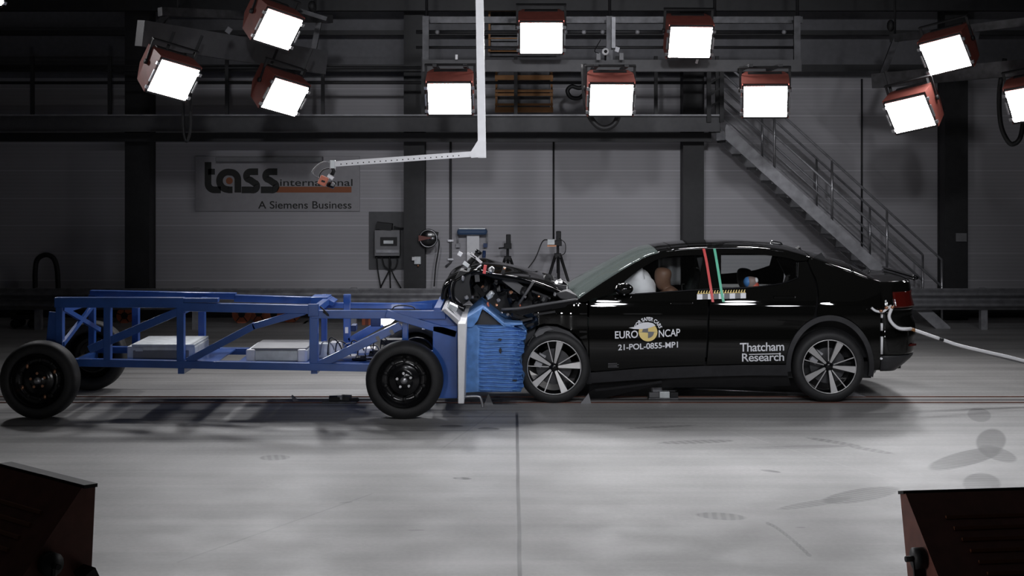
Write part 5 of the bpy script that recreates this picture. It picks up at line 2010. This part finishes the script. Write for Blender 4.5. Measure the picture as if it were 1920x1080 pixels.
# ------------------------------------------------------------------ white camera boom over the trolley
BD = 13.6
bm_ = thing('camera_boom', 'white L shaped boom hanging from the ceiling with an orange camera at its tip', 'boom', W(900, 0, BD))
MB().bar(W(894, -330, BD), W(904, 296, BD), 0.075, 0.06).build('mast', M['white'], bm_)
MB().bar(W(911, 287, BD), W(620, 308, BD), 0.052, 0.05).build('arm', M['white'], bm_)
p = [W(x, y, BD) for x, y in ((880, 289), (897, 262), (909, 262), (909, 294), (884, 296))]
MB().prism([(q.x, q.z) for q in p], BD - 0.04, BD - 0.025).build('corner_plate', M['white'], bm_)
for k in range(22):
    x = 640 + k * 10.5
    y = 307.5 - (x - 620) * 21 / 291 + 1.6
    MB().lathe([(0.0001, -0.0275), (0.006, -0.0275), (0.006, -0.024)], W(x, y, BD) , 8).build('hole', M['black'], bm_)
MB().box(W(624, 308, BD - 0.0), (0.05, 0.06, 0.08)).build('end_bracket', M['alu'], bm_, bevel=0.005)
MB().tube([W(622, 312, BD), W(626, 320, BD), W(622, 328, BD)], 0.02, 8).build('ball_joint', M['black'], bm_)
cmr = thing('high_speed_camera', 'small orange high speed camera clamped under the tip of the white boom', 'camera', W(608, 339, BD))
MB().box(W(606, 339, BD), (0.075, 0.085, 0.085), (0, 0.45, 0)).build('body', M['salmon'], cmr, bevel=0.006)
MB().box(W(606, 340, BD - 0.046), (0.035, 0.006, 0.018), (0, 0.3, 0)).build('badge', M['black'], cmr)
MB().tube([W(615, 345, BD), W(627, 350, BD)], 0.026, 12).build('lens', M['gloss'], cmr)
MB().box(W(620, 332, BD), (0.06, 0.05, 0.03), (0, 0.6, 0)).build('clamp', M['steel'], cmr)
MB().box(W(624, 345, BD - 0.03), (0.03, 0.03, 0.03), (0.4, 0.5, 0.3)).build('lens_clamp', M['steel'], cmr)
MB().tube(smooth_pts([W(x, y, BD) for x, y in ((617, 304), (605, 305), (594, 312), (586, 322), (588, 328), (598, 334))], 5), 0.009, 8).build('cable', M['greybox'], cmr)
MB().tube(smooth_pts([W(x, y, BD + 0.05) for x, y in ((618, 315), (607, 318), (600, 326), (600, 334))], 5), 0.006, 8).build('thin_cable', M['cable'], cmr)

# ------------------------------------------------------------------ floor lamps at the bottom corners, seen from behind
def floor_lamp(label, corner, side, yaw, tilt):
    m = Matrix.Rotation(R(yaw), 4, 'Z') @ Matrix.Rotation(R(tilt), 4, 'X')
    loc = corner - m @ Vector((0.30 * side, 0.22, 0.25))
    t = thing('floor_flood_lamp', label, 'lamp', (loc.x, loc.y, 0), 'flood lamps standing on the floor in front')
    zc = loc.z

    def put(mb, name, mm, **k):
        bmesh.ops.transform(mb.bm, matrix=Matrix.Translation((loc.x, loc.y, zc)) @ m, verts=mb.bm.verts)
        return mb.build(name, M[mm], k.pop('par', t), **k)
    # local frame: the lamp shines along +Y, its back faces -Y
    a, h = 0.30, 0.25
    fr = [(-a, 0.22, -h), (a, 0.22, -h), (a, 0.22, h), (-a, 0.22, h)]
    mi = [(-a, 0.19, -h), (a, 0.19, -h), (a, 0.19, h), (-a, 0.19, h)]
    bk = [(-a, -0.24, -h), (a, -0.24, -h), (a, 0.16, h), (-a, 0.16, h)]
    b = MB()
    for p, q in ((fr, mi), (mi, bk)):
        for i in range(4):
            j = (i + 1) % 4
            b.face([p[i], p[j], q[j], q[i]])
    b.face(bk)
    bmesh.ops.remove_doubles(b.bm, verts=b.bm.verts, dist=1e-4)
    hs = put(b, 'housing', 'lamp_back', solid=0.008)
    for i in range(6):
        z = h - 0.10 - i * 0.045
        y = 0.16 - (h - z) / (2 * h) * 0.40 - 0.008
        put(MB().box((-0.03 if side > 0 else 0.03, y, z), (0.40 - 0.03 * i, 0.012, 0.014)), 'vent_slot', 'slot_lit_tint', par=hs)
    put(MB().box((0, 0.195, h + 0.008), (2 * a + 0.02, 0.06, 0.014)), 'top_edge', 'black')
    put(MB().box((0, 0.215, 0), (2 * a - 0.03, 0.01, 2 * h - 0.03)), 'lens', 'lamp_lens' if side > 0 else 'lens_off')
    fwd = m.to_3x3() @ Vector((0, 1, 0))
    if side > 0:      # the right hand lamp is not lit
        sp = spot('floor_flood_beam', loc + fwd * 0.27, Vector((0.9 if side > 0 else 1.2, 13.8, 0.75)), FLOOR_SPOT, 95, 0.9, 0.12)
        sp.location = Vector(sp.location) - t.location
        sp.parent = t
    for s in (-1, 1):
        put(MB().bar((s * (a + 0.03), 0.02, -0.02), (s * (a + 0.03), 0.02, -h - 0.28), 0.05, 0.012), 'yoke', 'black')
        put(MB().lathe([(0.0001, -0.02), (0.045, -0.02), (0.045, 0.02), (0.0001, 0.02)], (s * (a + 0.03), 0.02, -0.01), 14, axis='x'), 'pivot_knob', 'black')
        put(MB().tube([(s * (a + 0.03), 0.02, -0.01), (s * (a + 0.085), 0.02, -0.012)], 0.012, 8), 'knob_screw', 'black')
    put(MB().box((0, 0.02, -h - 0.28), (2 * a + 0.10, 0.06, 0.02)), 'yoke_bar', 'black')
    MB().tube([(loc.x, loc.y, 0.0), (loc.x, loc.y, zc - h - 0.27)], 0.03, 12).build('stand_pole', M['black'], t)
    MB().box((loc.x, loc.y, 0.015), (0.6, 0.5, 0.03)).build('stand_foot', M['black'], t)
    return t, put


M['lamp_back'] = mat('lamp_back_enamel', (0.17, 0.062, 0.045), 0.55, noise=0.2)
M['slot_lit_tint'] = mat('slot_lit_tint', (0.20, 0.07, 0.03), 0.6)  # orange lamp light seen in the slots, put into their colour
M['lens_off'] = mat('lamp_front_glass', (0.6, 0.6, 0.62), 0.2)
t, put = floor_lamp('dark red flood lamp seen from behind in the bottom left corner', W(178, 913, 5.6), 1, -40, -3)
put(MB().box((0.345, 0.185, -0.10), (0.08, 0.05, 0.11), (0.5, 0, 0)), 'side_bracket', 'black')
put(MB().box((0.304, 0.0, -0.14), (0.01, 0.022, 0.012)), 'pilot_light', 'tape_red', label='small red pilot light')
put(MB().box((0.304, 0.10, -0.19), (0.01, 0.018, 0.010)), 'screw_plate', 'coppery')
t, put = floor_lamp('dark red flood lamp seen from behind in the bottom right corner', W(1689, 927, 6.2), -1, 7, -14)
put(MB().tube(smooth_pts([(0.0, -0.30, -0.24), (-0.02, -0.28, -0.13), (0.02, -0.27, -0.06), (0.07, -0.27, -0.12), (0.10, -0.30, -0.24)], 6), 0.016, 8), 'rear_cable', 'cable')

# ------------------------------------------------------------------ things lying on the lane
def debris(label, px, py, parts, cat='debris', nm='debris_plate'):
    p = fl(px, py)
    t = thing(nm, label, cat, p)
    for (dx, dy, dz, sx, sy, sz, mm, name, rot) in parts:
        MB().box((p.x + dx, p.y + dy, dz + sz / 2), (sx, sy, sz), (0, 0, rot)).build(name, M[mm], t, bevel=0.004)
    return t


debris('dark tow shuttle lying in the lane beside the near trolley wheel', 638, 754, [(0, 0, 0, .34, .16, .018, 'dsteel', 'base', 0), (-.05, 0, .018, .12, .1, .04, 'black', 'block', .1), (.05, .01, .018, .1, .1, .045, 'dsteel', 'clamp', -.2), (.13, 0, .01, .1, .05, .03, 'black', 'latch', .3), (0.0, -.03, .03, .05, .03, .04, 'galv', 'bolt', 0)], 'shuttle', 'tow_shuttle')
b = MB()
p = fl(556, 752)
b.prism([(p.x - .03, 0.001), (p.x + .05, 0.001), (p.x + .01, .012), (p.x - .045, .06), (p.x - .05, .05)], p.y - 0.02, p.y + 0.02)
tag(b.build('plastic_shard', M['greybox']), 'small pale shard standing on the lane left of the tow shuttle', 'shard')
debris('silver and black guide block on the lane under the middle of the car', 1243, 748, [(0, 0, 0, .30, .14, .02, 'dsteel', 'base', 0), (.01, -.02, .02, .10, .1, .06, 'alu', 'centre_block', 0), (-.09, 0, .02, .1, .09, .05, 'liner', 'left_block', 0), (.10, 0, .02, .08, .09, .05, 'black', 'right_block', .2), (-.06, .02, .07, .1, .04, .05, 'galv', 'top_plate', .4), (.09, .01, .07, .08, .05, .02, 'black', 'lever', -.3)], 'guide block', 'guide_block')
MB_p = fl(1098, 757)
tag(MB().prism([(MB_p.x - .05, .001), (MB_p.x + .055, .001), (MB_p.x + .03, .10)], MB_p.y, MB_p.y + .03).build('grey_wedge', M['greybox']), 'small grey wedge on the floor just behind the front wheel', 'wedge')
p = fl(915, 759)
tag(MB().prism([(p.x - .04, .001), (p.x + .05, .001), (p.x + .005, .11)], p.y, p.y + .04).build('grey_wedge', M['greybox']), 'small grey wedge on the floor under the blue barrier', 'wedge')
p = fl(1600, 748)
tag(MB().prism([(p.x - .07, .001), (p.x + .17, .001), (p.x + .0, .055)], p.y + 0.1, p.y + .24).build('grey_wedge', M['greybox']), 'low grey wedge on the floor just behind the rear wheel', 'wedge')
a_, c_ = fl(1262, 733), fl(1545, 742)
o = MB().tube([a_ + Vector((0, 0, .03)), a_.lerp(c_, .5) + Vector((0, 0, .022)), c_ + Vector((0, 0, .014))], 0.012, 8).build('pull_rod', M['steel'])
tag(o, 'thin bright steel rod lying on the floor under the car', 'rod')
